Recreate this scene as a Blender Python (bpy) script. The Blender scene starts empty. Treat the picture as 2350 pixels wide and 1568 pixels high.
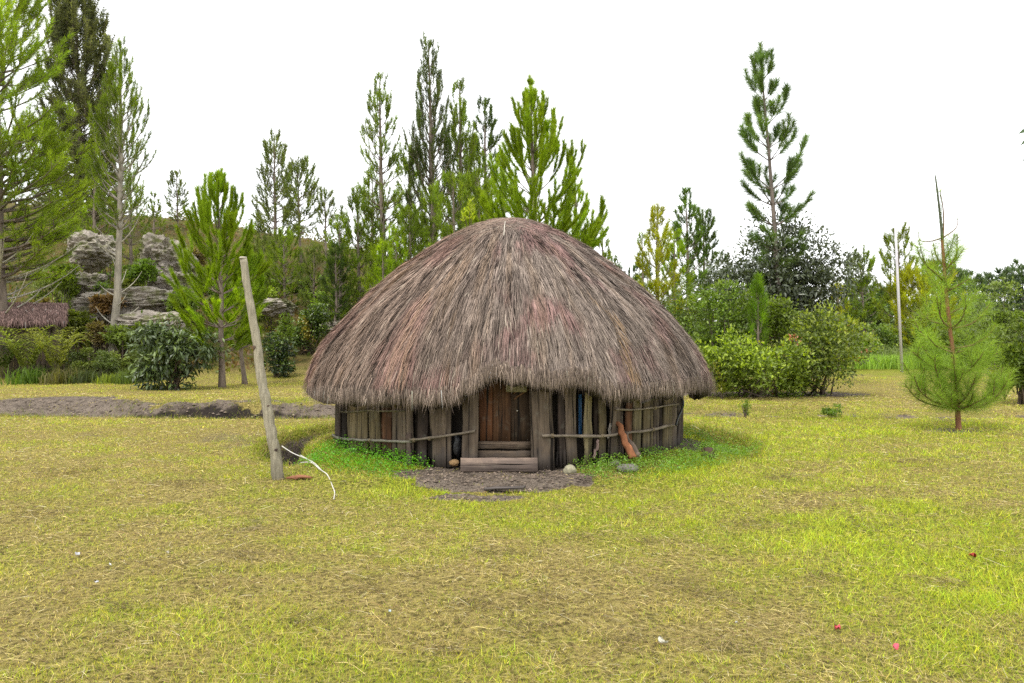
import bpy, bmesh, math
import numpy as np
from mathutils import noise as mnoise, Vector

# ------------------------------------------------------------------ camera, sky, sun, exposure
scene = bpy.context.scene
COL = scene.collection
cam_data = bpy.data.cameras.new("camera")
cam = bpy.data.objects.new("camera", cam_data)
COL.objects.link(cam)
cam.location = (0, 0, 1.6)
cam.rotation_euler = (math.radians(90), 0, 0)
cam_data.sensor_width = 36.0
cam_data.lens = 36.0 * 1828.0 / 2350.0
cam_data.shift_y = -24.0 / 2350.0
cam_data.clip_start = 0.05
cam_data.clip_end = 2000
cam_data.dof.use_dof = True
cam_data.dof.focus_distance = 9.3
cam_data.dof.aperture_fstop = 9.0
scene.camera = cam

world = bpy.data.worlds.new("World")
scene.world = world
world.use_nodes = True
wn = world.node_tree
wn.nodes.clear()
w_out = wn.nodes.new("ShaderNodeOutputWorld")
w_bg = wn.nodes.new("ShaderNodeBackground")
w_bg.inputs["Strength"].default_value = 0.1
w_sky = wn.nodes.new("ShaderNodeTexSky")
w_sky.sky_type = 'NISHITA'
w_sky.sun_disc = False
SUN_EL, SUN_AZ = math.radians(62), math.radians(215)
w_sky.sun_elevation = SUN_EL
w_sky.sun_rotation = SUN_AZ
w_mix = wn.nodes.new("ShaderNodeMix")
w_mix.data_type = 'RGBA'
w_mix.inputs[0].default_value = 0.9
w_mix.inputs[7].default_value = (9.5, 9.5, 9.6, 1)
wn.links.new(w_sky.outputs[0], w_mix.inputs[6])
wn.links.new(w_mix.outputs[2], w_bg.inputs["Color"])
wn.links.new(w_bg.outputs[0], w_out.inputs[0])

sun_data = bpy.data.lights.new("sun", 'SUN')
sun_data.energy = 1.5
sun_data.angle = math.radians(14)
sun_data.color = (1.0, 0.96, 0.9)
sun = bpy.data.objects.new("sun", sun_data)
COL.objects.link(sun)
sd = Vector((math.sin(SUN_AZ) * math.cos(SUN_EL), math.cos(SUN_AZ) * math.cos(SUN_EL), math.sin(SUN_EL)))
sun.rotation_euler = sd.to_track_quat('Z', 'Y').to_euler()
sun.location = sd * 50

scene.view_settings.view_transform = 'Standard'
scene.view_settings.look = 'None'
scene.view_settings.exposure = 1.05
scene.view_settings.gamma = 1.0
scene.view_settings.use_curve_mapping = False
scene.cycles.max_bounces = 6
scene.cycles.diffuse_bounces = 3
scene.cycles.transmission_bounces = 4
scene.cycles.use_denoising = False
scene.cycles.use_adaptive_sampling = False

# ------------------------------------------------------------------ measuring helpers
FPX, CX, HY, CAMH = 1828.0, 1175.0, 760.0, 1.6
def P(xd, yd, d):
    return np.array([(xd - CX) / FPX * d, d, CAMH + (HY - yd) / FPX * d])
HC = np.array([-0.04, 11.8])          # hut centre
RW, RE = 2.5, 2.92                    # wall and eave radius

def u32(a): return np.asarray(a).astype(np.int64) & 0xffffffff
def hash2(ix, iy, seed):
    n = u32(u32(ix) * 374761393 + u32(iy) * 668265263 + seed * 974711)
    n = u32((n ^ (n >> 13)) * 1274126177)
    n = n ^ (n >> 16)
    return (n & 0xffffff) / float(0xffffff)
def vnoise(x, y, seed=0):
    x = np.asarray(x, float); y = np.asarray(y, float)
    ix, iy = np.floor(x).astype(np.int64), np.floor(y).astype(np.int64)
    fx, fy = x - ix, y - iy
    fx = fx * fx * (3 - 2 * fx); fy = fy * fy * (3 - 2 * fy)
    a = hash2(ix, iy, seed); b = hash2(ix + 1, iy, seed)
    c = hash2(ix, iy + 1, seed); d = hash2(ix + 1, iy + 1, seed)
    return (a * (1 - fx) + b * fx) * (1 - fy) + (c * (1 - fx) + d * fx) * fy
def fbm(x, y, seed=0, octs=4):
    s = 0; a = .5; t = 0
    for o in range(octs):
        s = s + a * vnoise(x * 2 ** o, y * 2 ** o, seed + o * 17); t += a; a *= .55
    return s / t
def sstep(a, b, x):
    t = np.clip((np.asarray(x, float) - a) / (b - a), 0, 1)
    return t * t * (3 - 2 * t)

CREST_X = [-2500, -600, 0, 130, 430, 530, 600, 690, 760, 900, 1000, 1200, 1400, 1800, 3500]
CREST_Y = [430, 450, 478, 486, 512, 524, 538, 550, 566, 605, 645, 705, 738, 746, 744]
def terrain(x, y):
    x = np.asarray(x, float); y = np.asarray(y, float)
    yy = np.maximum(y, 5.0)
    ud = CX + FPX * x / yy
    ys = np.interp(ud, CREST_X, CREST_Y)
    zc = 1.6 + (760 - ys) / 1828 * 60
    t = np.clip((y - 24.5) / 35.5, 0, 1)
    s = t * t * (3 - 2 * t)
    z = zc * s
    z = z + s * 0.9 * (fbm(x * .12, y * .12, 5) - .5)
    # gentle lawn undulation
    z = z + 0.10 * (fbm(x * .28 + 3, y * .28, 9, 3) - .5) * sstep(2, 5, y) * sstep(3.2, 5.5, np.hypot(x - HC[0], y - HC[1]))
    z = z + 0.022 * (fbm(x * 2.3, y * 2.3, 19, 3) - .5)
    # hut mound and ring trench
    dx, dy = x - HC[0], y - HC[1]
    rad = np.hypot(dx, dy); ang = np.degrees(np.arctan2(dx, -dy))
    z = z + 0.05 * (1 - sstep(2.5, 2.95, rad)) * sstep(20, 40, np.abs(ang)) - .025 * (1 - sstep(2.6, 4, rad)) * (1 - sstep(20, 45, np.abs(ang)))
    fl = sstep(48, 58, -ang) * (1 - sstep(120, 150, -ang)) * 0.36
    fr = sstep(62, 74, ang) * (1 - sstep(120, 150, ang)) * 0.26
    z = z - (fl + fr) * np.exp(-((rad - 3.22) / .25) ** 4)
    z = z + (1 - sstep(.9, 1.35, np.hypot((x + .2) / 1.1, (y - 8.8) / .75))) * .05 * (fbm(x * 5.5, y * 5.5, 23, 3) - .5)
    z = z - .075 * (1 - sstep(8.40, 8.62, y + .22 * (fbm(x * 2.4, y * 0, 43, 3) - .5))) * sstep(4.5, 7.5, y) * (1 - sstep(1.2, 2.6, np.abs(x + .2)))
    # long ditch across the lawn
    yc = y - 0.25 * np.sin(x * .45 + 1) - .3 * (fbm(x * .5, x * 0, 3) - .5)
    dep = 0.30 * (1 - sstep(-1.5, 2.5, x)) + 0.07
    ud = CX + FPX * x / np.maximum(y, 1)
    wide = 1 - sstep(180, 330, ud)
    far0 = 15.6 + .8 * wide; far1 = 16.4 + 1.7 * wide
    far0 = far0 + .5 * (fbm(x * 1.1, x * 0, 35) - .5); far1 = far1 + .5 * (fbm(x * 1.1, x * 0, 35) - .5)
    tt = np.clip((yc - far0) / (far1 - far0), 0, 1)
    prof = sstep(14.75, 15.05, yc) * (1 - tt * tt * (3 - 2 * tt))
    z = z + .09 * sstep(15.4, 16.2, yc) * (1 - sstep(17, 24, yc)) * (1 - sstep(-1, 2, x))
    z = z - dep * prof * (0.7 + .6 * fbm(x * 1.3, y * 1.3, 31))
    bank = sstep(14.9, 15.2, yc) * (1 - sstep(16.8, 18.6, yc)) * (1 - sstep(0, 3, x))
    z = z + bank * (.20 * (fbm(x * 2.2, y * 2.2, 37, 4) - .42) + .10 * (fbm(x * .7, y * .7, 39, 2) - .4))
    return z

def soilmask(x, y):
    x = np.asarray(x, float); y = np.asarray(y, float)
    n = fbm(x * 1.1, y * 1.1, 41); n2 = fbm(x * 3.7, y * 3.7, 47)
    dx, dy = x - HC[0], y - HC[1]
    rad = np.hypot(dx, dy); ang = np.degrees(np.arctan2(dx, -dy))
    m = 1 - sstep(2.45, 2.62, rad)
    e = ((x + .20) / 1.14) ** 2 + ((y - 8.95) / .72) ** 2 + (n2 - .5) * .9
    m = np.maximum(m, 1 - sstep(.8, 1.05, e))
    e = ((x + .33) / .55) ** 2 + ((y - 7.98) / .2) ** 2 + (n2 - .5) * 1.2
    m = np.maximum(m, .85 * (1 - sstep(.7, 1.1, e)))
    e = ((x - 2.45) / .42) ** 2 + ((y - 11.0) / .55) ** 2 + (n2 - .5) * .9
    m = np.maximum(m, .9 * (1 - sstep(.8, 1.1, e)))
    tl = sstep(46, 56, -ang) * (1 - sstep(120, 150, -ang)) * np.exp(-((rad - 3.22) / .27) ** 6)
    m = np.maximum(m, tl)
    yc = y - 0.25 * np.sin(x * .45 + 1) - .3 * (fbm(x * .5, x * 0, 3) - .5)
    ud0 = CX + FPX * x / np.maximum(y, 1); wd = 1 - sstep(240, 380, ud0)
    w = sstep(14.85, 15.1, yc) * (1 - sstep(16.15, 16.6, yc - 1.1 * wd + (n2 - .5) * 1.7 + (n - .5) * 1.3))
    left = 1 - sstep(-2.5, 0.5, x)
    m = np.maximum(m, w * np.maximum(left, .8 * sstep(.5, .62, n2 * .6 + n * .4)))
    ud = CX + FPX * x / np.maximum(y, 1)
    w2 = sstep(14.9, 15.2, yc) * (1 - sstep(17.6, 18.8, yc + (n - .5) * 4 + (n2 - .5) * 2)) * (1 - sstep(200, 380, ud + (n2 - .5) * 240))
    m = np.maximum(m, w2)
    # trampled path behind on the left, litter under the big shrub
    e = ((x + 17.) / 6.5) ** 2 + ((y - 27.5) / .9) ** 2 + (n2 - .5)
    m = np.maximum(m, .8 * (1 - sstep(.6, 1.1, e)))
    e = ((x - 6.4) / 2.9) ** 2 + ((y - 20.3) / 1.1) ** 2 + (n2 - .5) * 1.2
    m = np.maximum(m, .9 * (1 - sstep(.6, 1.1, e)))
    e = ((x - 7.1) / .6) ** 2 + ((y - 12.8) / .35) ** 2 + (n2 - .5) * 1.2
    m = np.maximum(m, .6 * (1 - sstep(.4, 1.1, e)))
    sc = sstep(.70, .78, fbm(x * .9 + 7, y * .9, 61))
    m = np.maximum(m, .45 * sc * (y < 24))
    return np.clip(m, 0, 1)

def darkmask(x, y):  # where shade is painted into the ditch and trench hollows
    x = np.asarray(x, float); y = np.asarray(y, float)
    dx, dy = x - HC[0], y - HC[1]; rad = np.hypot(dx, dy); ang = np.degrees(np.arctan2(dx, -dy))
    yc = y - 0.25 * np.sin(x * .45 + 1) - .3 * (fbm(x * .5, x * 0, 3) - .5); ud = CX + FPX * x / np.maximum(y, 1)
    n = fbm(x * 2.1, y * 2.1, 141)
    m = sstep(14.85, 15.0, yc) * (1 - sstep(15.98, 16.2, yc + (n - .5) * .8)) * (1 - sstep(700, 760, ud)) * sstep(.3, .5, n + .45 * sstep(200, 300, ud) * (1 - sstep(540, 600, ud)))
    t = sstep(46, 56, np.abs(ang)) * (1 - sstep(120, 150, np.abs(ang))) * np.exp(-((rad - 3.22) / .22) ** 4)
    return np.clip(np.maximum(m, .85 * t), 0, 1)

def greenmap(x, y):
    x = np.asarray(x, float); y = np.maximum(np.asarray(y, float), .8)
    U = CX + FPX * x / y; V = HY + 2925.0 / y
    g = .33 + 0 * U
    for (a, b, ra, rb, k) in [(880, 1085, 260, 60, .45), (1640, 1060, 170, 55, .5), (2060, 1230, 380, 130, .5),
                              (1950, 990, 380, 45, .35), (1430, 1135, 260, 45, .3), (2230, 1420, 260, 170, .33),
                              (1350, 1190, 220, 70, .15), (620, 1450, 200, 80, .12), (1250, 1400, 420, 130, -.22),
                              (120, 1240, 330, 180, -.12), (1840, 1165, 110, 25, -.5), (2150, 1140, 190, 20, -.35),
                              (1700, 1440, 220, 90, -.12), (60, 1480, 180, 90, -.2), (1700, 1080, 60, 16, -.4),
                              (300, 900, 500, 40, -.1), (2020, 850, 120, 14, .6), (2000, 900, 400, 22, -.25)]:
        g = g + k * np.exp(-((U - a) / ra) ** 2 - ((V - b) / rb) ** 2)
    g = g + .45 * (fbm(x * .9, y * .9, 71) - .5) + .8 * (fbm(x * 2.6, y * 3.4, 77) - .5)
    return np.clip(g, 0, 1)

# ------------------------------------------------------------------ object helpers
def tag(o, label=None, cat=None, group=None, kind=None):
    if label: o['label'] = label
    if cat: o['category'] = cat
    if group: o['group'] = group
    if kind: o['kind'] = kind
    return o
def empty(name, loc, label=None, cat=None, group=None, rz=0):
    o = bpy.data.objects.new(name, None); COL.objects.link(o)
    o.location = tuple(float(c) for c in loc); o.rotation_euler = (0, 0, rz)
    o.empty_display_size = .3
    return tag(o, label, cat, group)

class MB:
    """collects geometry with a colour per vertex and links it as ONE mesh"""
    def __init__(s): s.v = []; s.c = []; s.t = []; s.q = []; s.n = 0
    def add(s, v, col, tris=None, quads=None):
        v = np.asarray(v, np.float32).reshape(-1, 3)
        c = np.asarray(col, np.float32)
        if c.ndim == 1: c = np.broadcast_to(c, (len(v), 3))
        s.v.append(v); s.c.append(c)
        if tris is not None and len(tris): s.t.append(np.asarray(tris, np.int64).reshape(-1, 3) + s.n)
        if quads is not None and len(quads): s.q.append(np.asarray(quads, np.int64).reshape(-1, 4) + s.n)
        s.n += len(v)
    def mesh(s, name, origin=(0, 0, 0), smooth=False):
        v = np.concatenate(s.v) - np.asarray(origin, np.float32)
        c = np.concatenate(s.c)
        t = np.concatenate(s.t) if s.t else np.zeros((0, 3), np.int64)
        q = np.concatenate(s.q) if s.q else np.zeros((0, 4), np.int64)
        me = bpy.data.meshes.new(name)
        me.vertices.add(len(v)); me.vertices.foreach_set("co", v.astype(np.float32).ravel())
        nl = len(t) * 3 + len(q) * 4
        me.loops.add(nl)
        me.loops.foreach_set("vertex_index", np.concatenate([t.ravel(), q.ravel()]).astype(np.int32))
        me.polygons.add(len(t) + len(q))
        ls = np.concatenate([np.arange(len(t)) * 3, len(t) * 3 + np.arange(len(q)) * 4]).astype(np.int32)
        me.polygons.foreach_set("loop_start", ls)
        if smooth: me.polygons.foreach_set("use_smooth", np.ones(len(ls), bool))
        me.update(calc_edges=True)
        at = me.color_attributes.new("col", 'FLOAT_COLOR', 'POINT')
        at.data.foreach_set("color", np.concatenate([c, np.ones((len(c), 1), np.float32)], 1).astype(np.float32).ravel())
        return me
    def build(s, name, mat, parent=None, origin=(0, 0, 0), smooth=False, loc=None):
        me = s.mesh(name, origin, smooth); me.materials.append(mat)
        o = bpy.data.objects.new(name, me); COL.objects.link(o)
        if parent is not None: o.parent = parent
        elif loc is None: o.location = tuple(float(c) for c in origin)
        return o

def unit(a):
    return a / np.maximum(np.linalg.norm(a, axis=-1, keepdims=True), 1e-9)
def tube(mb, pts, rad, sides=6, col=(.2, .15, .1), cap=True, rng=None, rough=0.0):
    pts = np.asarray(pts, float); n = len(pts)
    rad = np.broadcast_to(np.asarray(rad, float), (n,))
    T = np.empty_like(pts); T[1:-1] = pts[2:] - pts[:-2]; T[0] = pts[1] - pts[0]; T[-1] = pts[-1] - pts[-2]
    T = unit(T)
    m = unit(T.mean(0) + 1e-6)
    ref = np.array([1., 0, 0]) if abs(m[0]) < .6 else (np.array([0, 1., 0]) if abs(m[1]) < .6 else np.array([0, 0, 1.]))
    A = unit(np.cross(T, ref)); B = np.cross(T, A)
    a = np.arange(sides) * 2 * math.pi / sides
    rr = rad[:, None] * np.ones((1, sides))
    if rng is not None and rough: rr = rr * (1 + rng.uniform(-rough, rough, (n, sides)))
    v = pts[:, None, :] + rr[:, :, None] * (np.cos(a)[None, :, None] * A[:, None, :] + np.sin(a)[None, :, None] * B[:, None, :])
    i = np.arange(n - 1)[:, None] * sides; j = np.arange(sides)[None, :]; k = (j + 1) % sides
    q = np.stack([i + j, i + k, i + sides + k, i + sides + j], -1).reshape(-1, 4)
    vv = v.reshape(-1, 3); t = []
    if cap:
        vv = np.concatenate([vv, pts[:1], pts[-1:]]); b = n * sides
        t = [(b, (x + 1) % sides, x) for x in range(sides)] + [(b + 1, (n - 1) * sides + x, (n - 1) * sides + (x + 1) % sides) for x in range(sides)]
    mb.add(vv, col, t, q)

def leaves(mb, c, axis, nrm, L, W, col, fold=.25):
    """folded diamond leaves: c base points, axis direction, nrm normal"""
    axis = unit(axis); side = unit(np.cross(axis, nrm)); nn = np.cross(side, axis)
    L = np.asarray(L)[:, None]; W = np.asarray(W)[:, None]
    base = c; tip = c + axis * L
    l = c + axis * L * .45 + side * W * .5 + nn * W * fold
    r = c + axis * L * .45 - side * W * .5 + nn * W * fold
    v = np.stack([base, l, tip, r], 1)
    n = len(c); i = np.arange(n)[:, None] * 4
    t = np.concatenate([i + [[0, 1, 2]], i + [[0, 2, 3]]])
    mb.add(v.reshape(-1, 3), np.repeat(col, 4, 0), t)
def needles(mb, A, Bp, per, rng, nl, nw, spread, cols, droop=0.0):
    """needle triangles around shoot segments A->Bp; per = needles per metre; cols (m,3)"""
    d = Bp - A; ln = np.linalg.norm(d, axis=1)
    cnt = np.maximum(1, (ln * per + rng.random(len(ln))).astype(int))
    idx = np.repeat(np.arange(len(ln)), cnt); n = len(idx)
    p = A[idx] + d[idx] * rng.random((n, 1)); ax = unit(d[idx])
    q = rng.normal(size=(n, 3)); q -= ax * (q * ax).sum(1, keepdims=True); q = unit(q)
    a = np.radians(rng.uniform(spread[0], spread[1], (n, 1)))
    nd = unit(ax * np.cos(a) + q * np.sin(a) + np.array([0, 0, -droop]))
    L = nl * rng.uniform(.65, 1.15, (n, 1))
    w = unit(np.cross(nd, rng.normal(size=(n, 3)))) * nw * .5
    v = np.stack([p - w, p + w, p + nd * L], 1).reshape(-1, 3)
    c = cols[idx] * rng.uniform(.72, 1.3, (n, 1))
    mb.add(v, np.repeat(c, 3, 0), np.arange(n * 3).reshape(-1, 3))

# ------------------------------------------------------------------ materials
def new_mat(name):
    m = bpy.data.materials.new(name); m.use_nodes = True
    nt = m.node_tree; nt.nodes.clear()
    out = nt.nodes.new("ShaderNodeOutputMaterial")
    return m, nt, out
def nd(nt, typ, **kw):
    n = nt.nodes.new(typ)
    for k, v in kw.items(): setattr(n, k, v)
    return n
def rgbmix(nt, fac, a, b, mode='MIX'):
    n = nd(nt, "ShaderNodeMix", data_type='RGBA', blend_type=mode)
    for s, val in ((0, fac), (6, a), (7, b)):
        if hasattr(val, "is_linked"): nt.links.new(val, n.inputs[s])
        elif s == 0: n.inputs[0].default_value = val
        else: n.inputs[s].default_value = (*val, 1)
    return n.outputs[2]
def noise_tex(nt, scale, detail=4, rough=.6, vec=None):
    n = nd(nt, "ShaderNodeTexNoise"); n.inputs["Scale"].default_value = scale
    n.inputs["Detail"].default_value = detail; n.inputs["Roughness"].default_value = rough
    if vec is not None: nt.links.new(vec, n.inputs["Vector"])
    return n.outputs[0]
def maprange(nt, v, a, b, c=0, d=1):
    n = nd(nt, "ShaderNodeMapRange")
    nt.links.new(v, n.inputs[0])
    for i, x in enumerate((a, b, c, d)): n.inputs[i + 1].default_value = x
    return n.outputs[0]
def mth(nt, op, a, b=None):
    n = nd(nt, "ShaderNodeMath", operation=op)
    for s, val in ((0, a), (1, b)):
        if val is None: continue
        if hasattr(val, "is_linked"): nt.links.new(val, n.inputs[s])
        else: n.inputs[s].default_value = val
    return n.outputs[0]
def attr(nt, name, typ='GEOMETRY'):
    n = nd(nt, "ShaderNodeAttribute", attribute_name=name, attribute_type=typ); return n
def bump(nt, h, dist, strength=1.0):
    n = nd(nt, "ShaderNodeBump"); n.inputs["Distance"].default_value = dist; n.inputs["Strength"].default_value = strength
    nt.links.new(h, n.inputs["Height"]); return n.outputs[0]
def bsdf(nt, out, col, rough=.8, normal=None, spec=.3):
    b = nd(nt, "ShaderNodeBsdfPrincipled")
    if hasattr(col, "is_linked"): nt.links.new(col, b.inputs["Base Color"])
    else: b.inputs["Base Color"].default_value = (*col, 1)
    if hasattr(rough, "is_linked"): nt.links.new(rough, b.inputs["Roughness"])
    else: b.inputs["Roughness"].default_value = rough
    b.inputs["Specular IOR Level"].default_value = spec
    if normal is not None: nt.links.new(normal, b.inputs["Normal"])
    nt.links.new(b.outputs[0], out.inputs[0]); return b

def leaf_mat(name, transl=.35, rough=.55, spec=.3, tcol=(1.0, 1.1, .45), var=.25, scale=.8):
    m, nt, out = new_mat(name)
    pos = nd(nt, "ShaderNodeNewGeometry").outputs["Position"]
    n = maprange(nt, noise_tex(nt, scale, 2, .5, pos), .3, .7, 1 - var, 1 + var)
    col = attr(nt, "col").outputs["Color"]
    cc = nd(nt, "ShaderNodeVectorMath", operation='SCALE'); nt.links.new(col, cc.inputs[0]); nt.links.new(n, cc.inputs["Scale"])
    b = bsdf(nt, out, cc.outputs[0], rough, None, spec)
    tr = nd(nt, "ShaderNodeBsdfTranslucent")
    tc = nd(nt, "ShaderNodeVectorMath", operation='MULTIPLY'); nt.links.new(cc.outputs[0], tc.inputs[0]); tc.inputs[1].default_value = tuple(2.0 * x for x in tcol)
    nt.links.new(tc.outputs[0], tr.inputs[0])
    mx = nd(nt, "ShaderNodeMixShader"); mx.inputs[0].default_value = transl
    nt.links.new(b.outputs[0], mx.inputs[1]); nt.links.new(tr.outputs[0], mx.inputs[2]); nt.links.new(mx.outputs[0], out.inputs[0])
    return m
def plain_mat(name, rough=.85, bscale=0, bdist=.01, stretch=(1, 1, 1), spec=.2, var=.3, vscale=3.0):
    m, nt, out = new_mat(name)
    tc = nd(nt, "ShaderNodeTexCoord").outputs["Object"]
    mp = nd(nt, "ShaderNodeMapping"); nt.links.new(tc, mp.inputs[0]); mp.inputs["Scale"].default_value = stretch
    n = noise_tex(nt, vscale, 5, .65, mp.outputs[0])
    col = attr(nt, "col").outputs["Color"]
    cc = nd(nt, "ShaderNodeVectorMath", operation='SCALE'); nt.links.new(col, cc.inputs[0])
    nt.links.new(maprange(nt, n, .3, .7, 1 - var, 1 + var), cc.inputs["Scale"])
    nm = bump(nt, noise_tex(nt, bscale, 6, .7, mp.outputs[0]), bdist) if bscale else None
    bsdf(nt, out, cc.outputs[0], rough, nm, spec)
    return m

M_NEEDLE = leaf_mat("pine_needles", .5, .5, .25, (1.0, 1.05, .4), .22, .7)
M_LEAF = leaf_mat("broad_leaves", .30, .45, .4, (1.0, 1.1, .4), .25, 1.2)
M_GLOSSY = leaf_mat("glossy_leaves", .16, .32, .5, (1.0, 1.1, .4), .2, 1.5)
M_GRASS = leaf_mat("grass_blades", .35, .6, .2, (1.0, 1.05, .4), .12, .6)
M_STRAW = leaf_mat("dry_straw", .12, .75, .15, (1, .9, .7), .12, .9)
M_THATCH = plain_mat("thatch_straws", .9, 0, 0, (1, 1, 1), .1, .16, 2.2)
M_BARK = plain_mat("bark", .9, 9, .02, (1, 1, .3), .15, .4, 7)
M_ROPE = plain_mat("rope_fibre", .8, 60, .002)
M_STONE = plain_mat("smooth_stone", .85, 40, .006, var=.32, vscale=16)
M_METAL = plain_mat("painted_steel", .5, 0, 0, var=.08, spec=.5)
M_PLASTIC = plain_mat("plastic_sheet", .35, 25, .01, var=.2, spec=.5)
M_PAPER = plain_mat("litter_scraps", .6, 20, .004, var=.1)

def make_wood():
    m, nt, out = new_mat("weathered_plank")
    tc = nd(nt, "ShaderNodeTexCoord").outputs["Object"]
    oi = nd(nt, "ShaderNodeObjectInfo")
    off = nd(nt, "ShaderNodeVectorMath", operation='SCALE'); cv = nd(nt, "ShaderNodeCombineXYZ")
    for i in range(3): nt.links.new(oi.outputs["Random"], cv.inputs[i])
    nt.links.new(cv.outputs[0], off.inputs[0]); off.inputs["Scale"].default_value = 37
    ad = nd(nt, "ShaderNodeVectorMath", operation='ADD'); nt.links.new(tc, ad.inputs[0]); nt.links.new(off.outputs[0], ad.inputs[1])
    def mp(sc):
        k = nd(nt, "ShaderNodeMapping"); nt.links.new(ad.outputs[0], k.inputs[0]); k.inputs["Scale"].default_value = sc; return k.outputs[0]
    fine = noise_tex(nt, 1, 3, .55, mp((34, 34, 1.5)))
    broad = noise_tex(nt, 1, 4, .6, mp((7, 7, 1.6)))
    blot = noise_tex(nt, 1, 5, .65, mp((9, 9, 9)))
    crack = maprange(nt, noise_tex(nt, 1, 3, .5, mp((30, 30, .8))), .33, .43, 0, 1)
    base = oi.outputs["Color"]
    c = rgbmix(nt, maprange(nt, broad, .35, .68), (.62, .60, .58), (1.35, 1.28, 1.18))
    c2 = rgbmix(nt, maprange(nt, fine, .32, .68), (.62, .6, .58), (1.25, 1.24, 1.2))
    c = rgbmix(nt, 1.0, c, c2, 'MULTIPLY')
    c = rgbmix(nt, 1.0, base, c, 'MULTIPLY')
    # splashed mud and weathering at the feet, with an uneven edge
    wz = nd(nt, "ShaderNodeSeparateXYZ"); nt.links.new(nd(nt, "ShaderNodeNewGeometry").outputs["Position"], wz.inputs[0])
    h = mth(nt, 'ADD', wz.outputs[2], mth(nt, 'MULTIPLY', blot, .5))
    c = rgbmix(nt, maprange(nt, h, .48, .34, 0, .5), c, (.075, .068, .066))
    c = rgbmix(nt, maprange(nt, blot, .55, .75, 0, .35), c, (.20, .19, .15))
    c = rgbmix(nt, crack, (.012, .009, .007), c)
    hgt = mth(nt, 'ADD', mth(nt, 'MULTIPLY', fine, .6), mth(nt, 'MULTIPLY', crack, .8))
    bsdf(nt, out, c, .85, bump(nt, hgt, .004), .2)
    return m
M_WOOD = make_wood()

def make_ground():
    m, nt, out = new_mat("lawn_and_soil")
    pos = nd(nt, "ShaderNodeNewGeometry").outputs["Position"]
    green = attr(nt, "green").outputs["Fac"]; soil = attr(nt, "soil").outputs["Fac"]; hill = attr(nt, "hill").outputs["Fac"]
    hollow_shade = attr(nt, "hollow_shade").outputs["Fac"]; n5 = noise_tex(nt, 7, 5, .7, pos)
    n1 = noise_tex(nt, 28, 6, .75, pos); n2 = noise_tex(nt, 3.2, 5, .6, pos); n3 = noise_tex(nt, 90, 4, .7, pos)
    straw = rgbmix(nt, maprange(nt, n1, .40, .58), (.115, .09, .03), (.46, .375, .12))  # low tones here and below darkened for shade between the blades
    grn = rgbmix(nt, maprange(nt, n1, .40, .58), (.07, .09, .014), (.38, .41, .04))
    fac = mth(nt, 'ADD', green, mth(nt, 'MULTIPLY', mth(nt, 'SUBTRACT', n2, .5), .8))
    lawn = rgbmix(nt, maprange(nt, fac, .2, .8), straw, grn)
    dirt = rgbmix(nt, maprange(nt, n2, .3, .7), (.10, .073, .052), (.23, .18, .135))
    dirt = rgbmix(nt, maprange(nt, n3, .3, .75), dirt, (.31, .26, .21))
    dirt = rgbmix(nt, maprange(nt, n5, .52, .36, 0, .8), dirt, (.055, .04, .03))
    dirt = rgbmix(nt, maprange(nt, n1, .48, .34, 0, .8), dirt, (.04, .031, .025))
    dirt = rgbmix(nt, maprange(nt, hollow_shade, .2, .8, 0, .9), dirt, (.022, .017, .015))  # near-black shade of the hollows, painted into the soil colour
    sf = mth(nt, 'ADD', soil, mth(nt, 'MULTIPLY', mth(nt, 'SUBTRACT', n1, .5), .7))
    c = rgbmix(nt, maprange(nt, sf, .38, .58), lawn, dirt)
    nh = noise_tex(nt, .55, 7, .7, pos)
    hc = rgbmix(nt, maprange(nt, nh, .38, .62), (.10, .11, .02), (.20, .13, .06))
    hc = rgbmix(nt, maprange(nt, n2, .35, .65, 0, .6), hc, (.05, .06, .014))
    c = rgbmix(nt, hill, c, hc)
    hh = mth(nt, 'ADD', mth(nt, 'ADD', n1, mth(nt, 'MULTIPLY', n3, .4)), mth(nt, 'MULTIPLY', n5, 1.5))
    bsdf(nt, out, c, .95, bump(nt, hh, .05), .1)
    return m
M_GROUND = make_ground()

def make_rock():
    m, nt, out = new_mat("lichen_rock")
    tc = nd(nt, "ShaderNodeTexCoord").outputs["Object"]
    mp = nd(nt, "ShaderNodeMapping"); nt.links.new(tc, mp.inputs[0]); mp.inputs["Scale"].default_value = (1, 1, 2.4)
    a = noise_tex(nt, 1.2, 8, .75, mp.outputs[0]); b = noise_tex(nt, 5, 6, .7, mp.outputs[0]); k = noise_tex(nt, 2.1, 5, .6, tc)
    c = rgbmix(nt, maprange(nt, a, .35, .65), (.25, .215, .18), (.48, .43, .365))
    c = rgbmix(nt, maprange(nt, b, .42, .30, 0, .8), c, (.08, .07, .06))  # crevice shade put into the colour where the bump sinks
    c = rgbmix(nt, maprange(nt, b, .56, .66, 0, .7), c, (.50, .46, .41))
    c = rgbmix(nt, maprange(nt, k, .50, .62, 0, .85), c, (.13, .14, .04))
    bsdf(nt, out, c, .9, bump(nt, mth(nt, 'ADD', b, a), .12), .15)
    return m
M_ROCK = make_rock()

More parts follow.
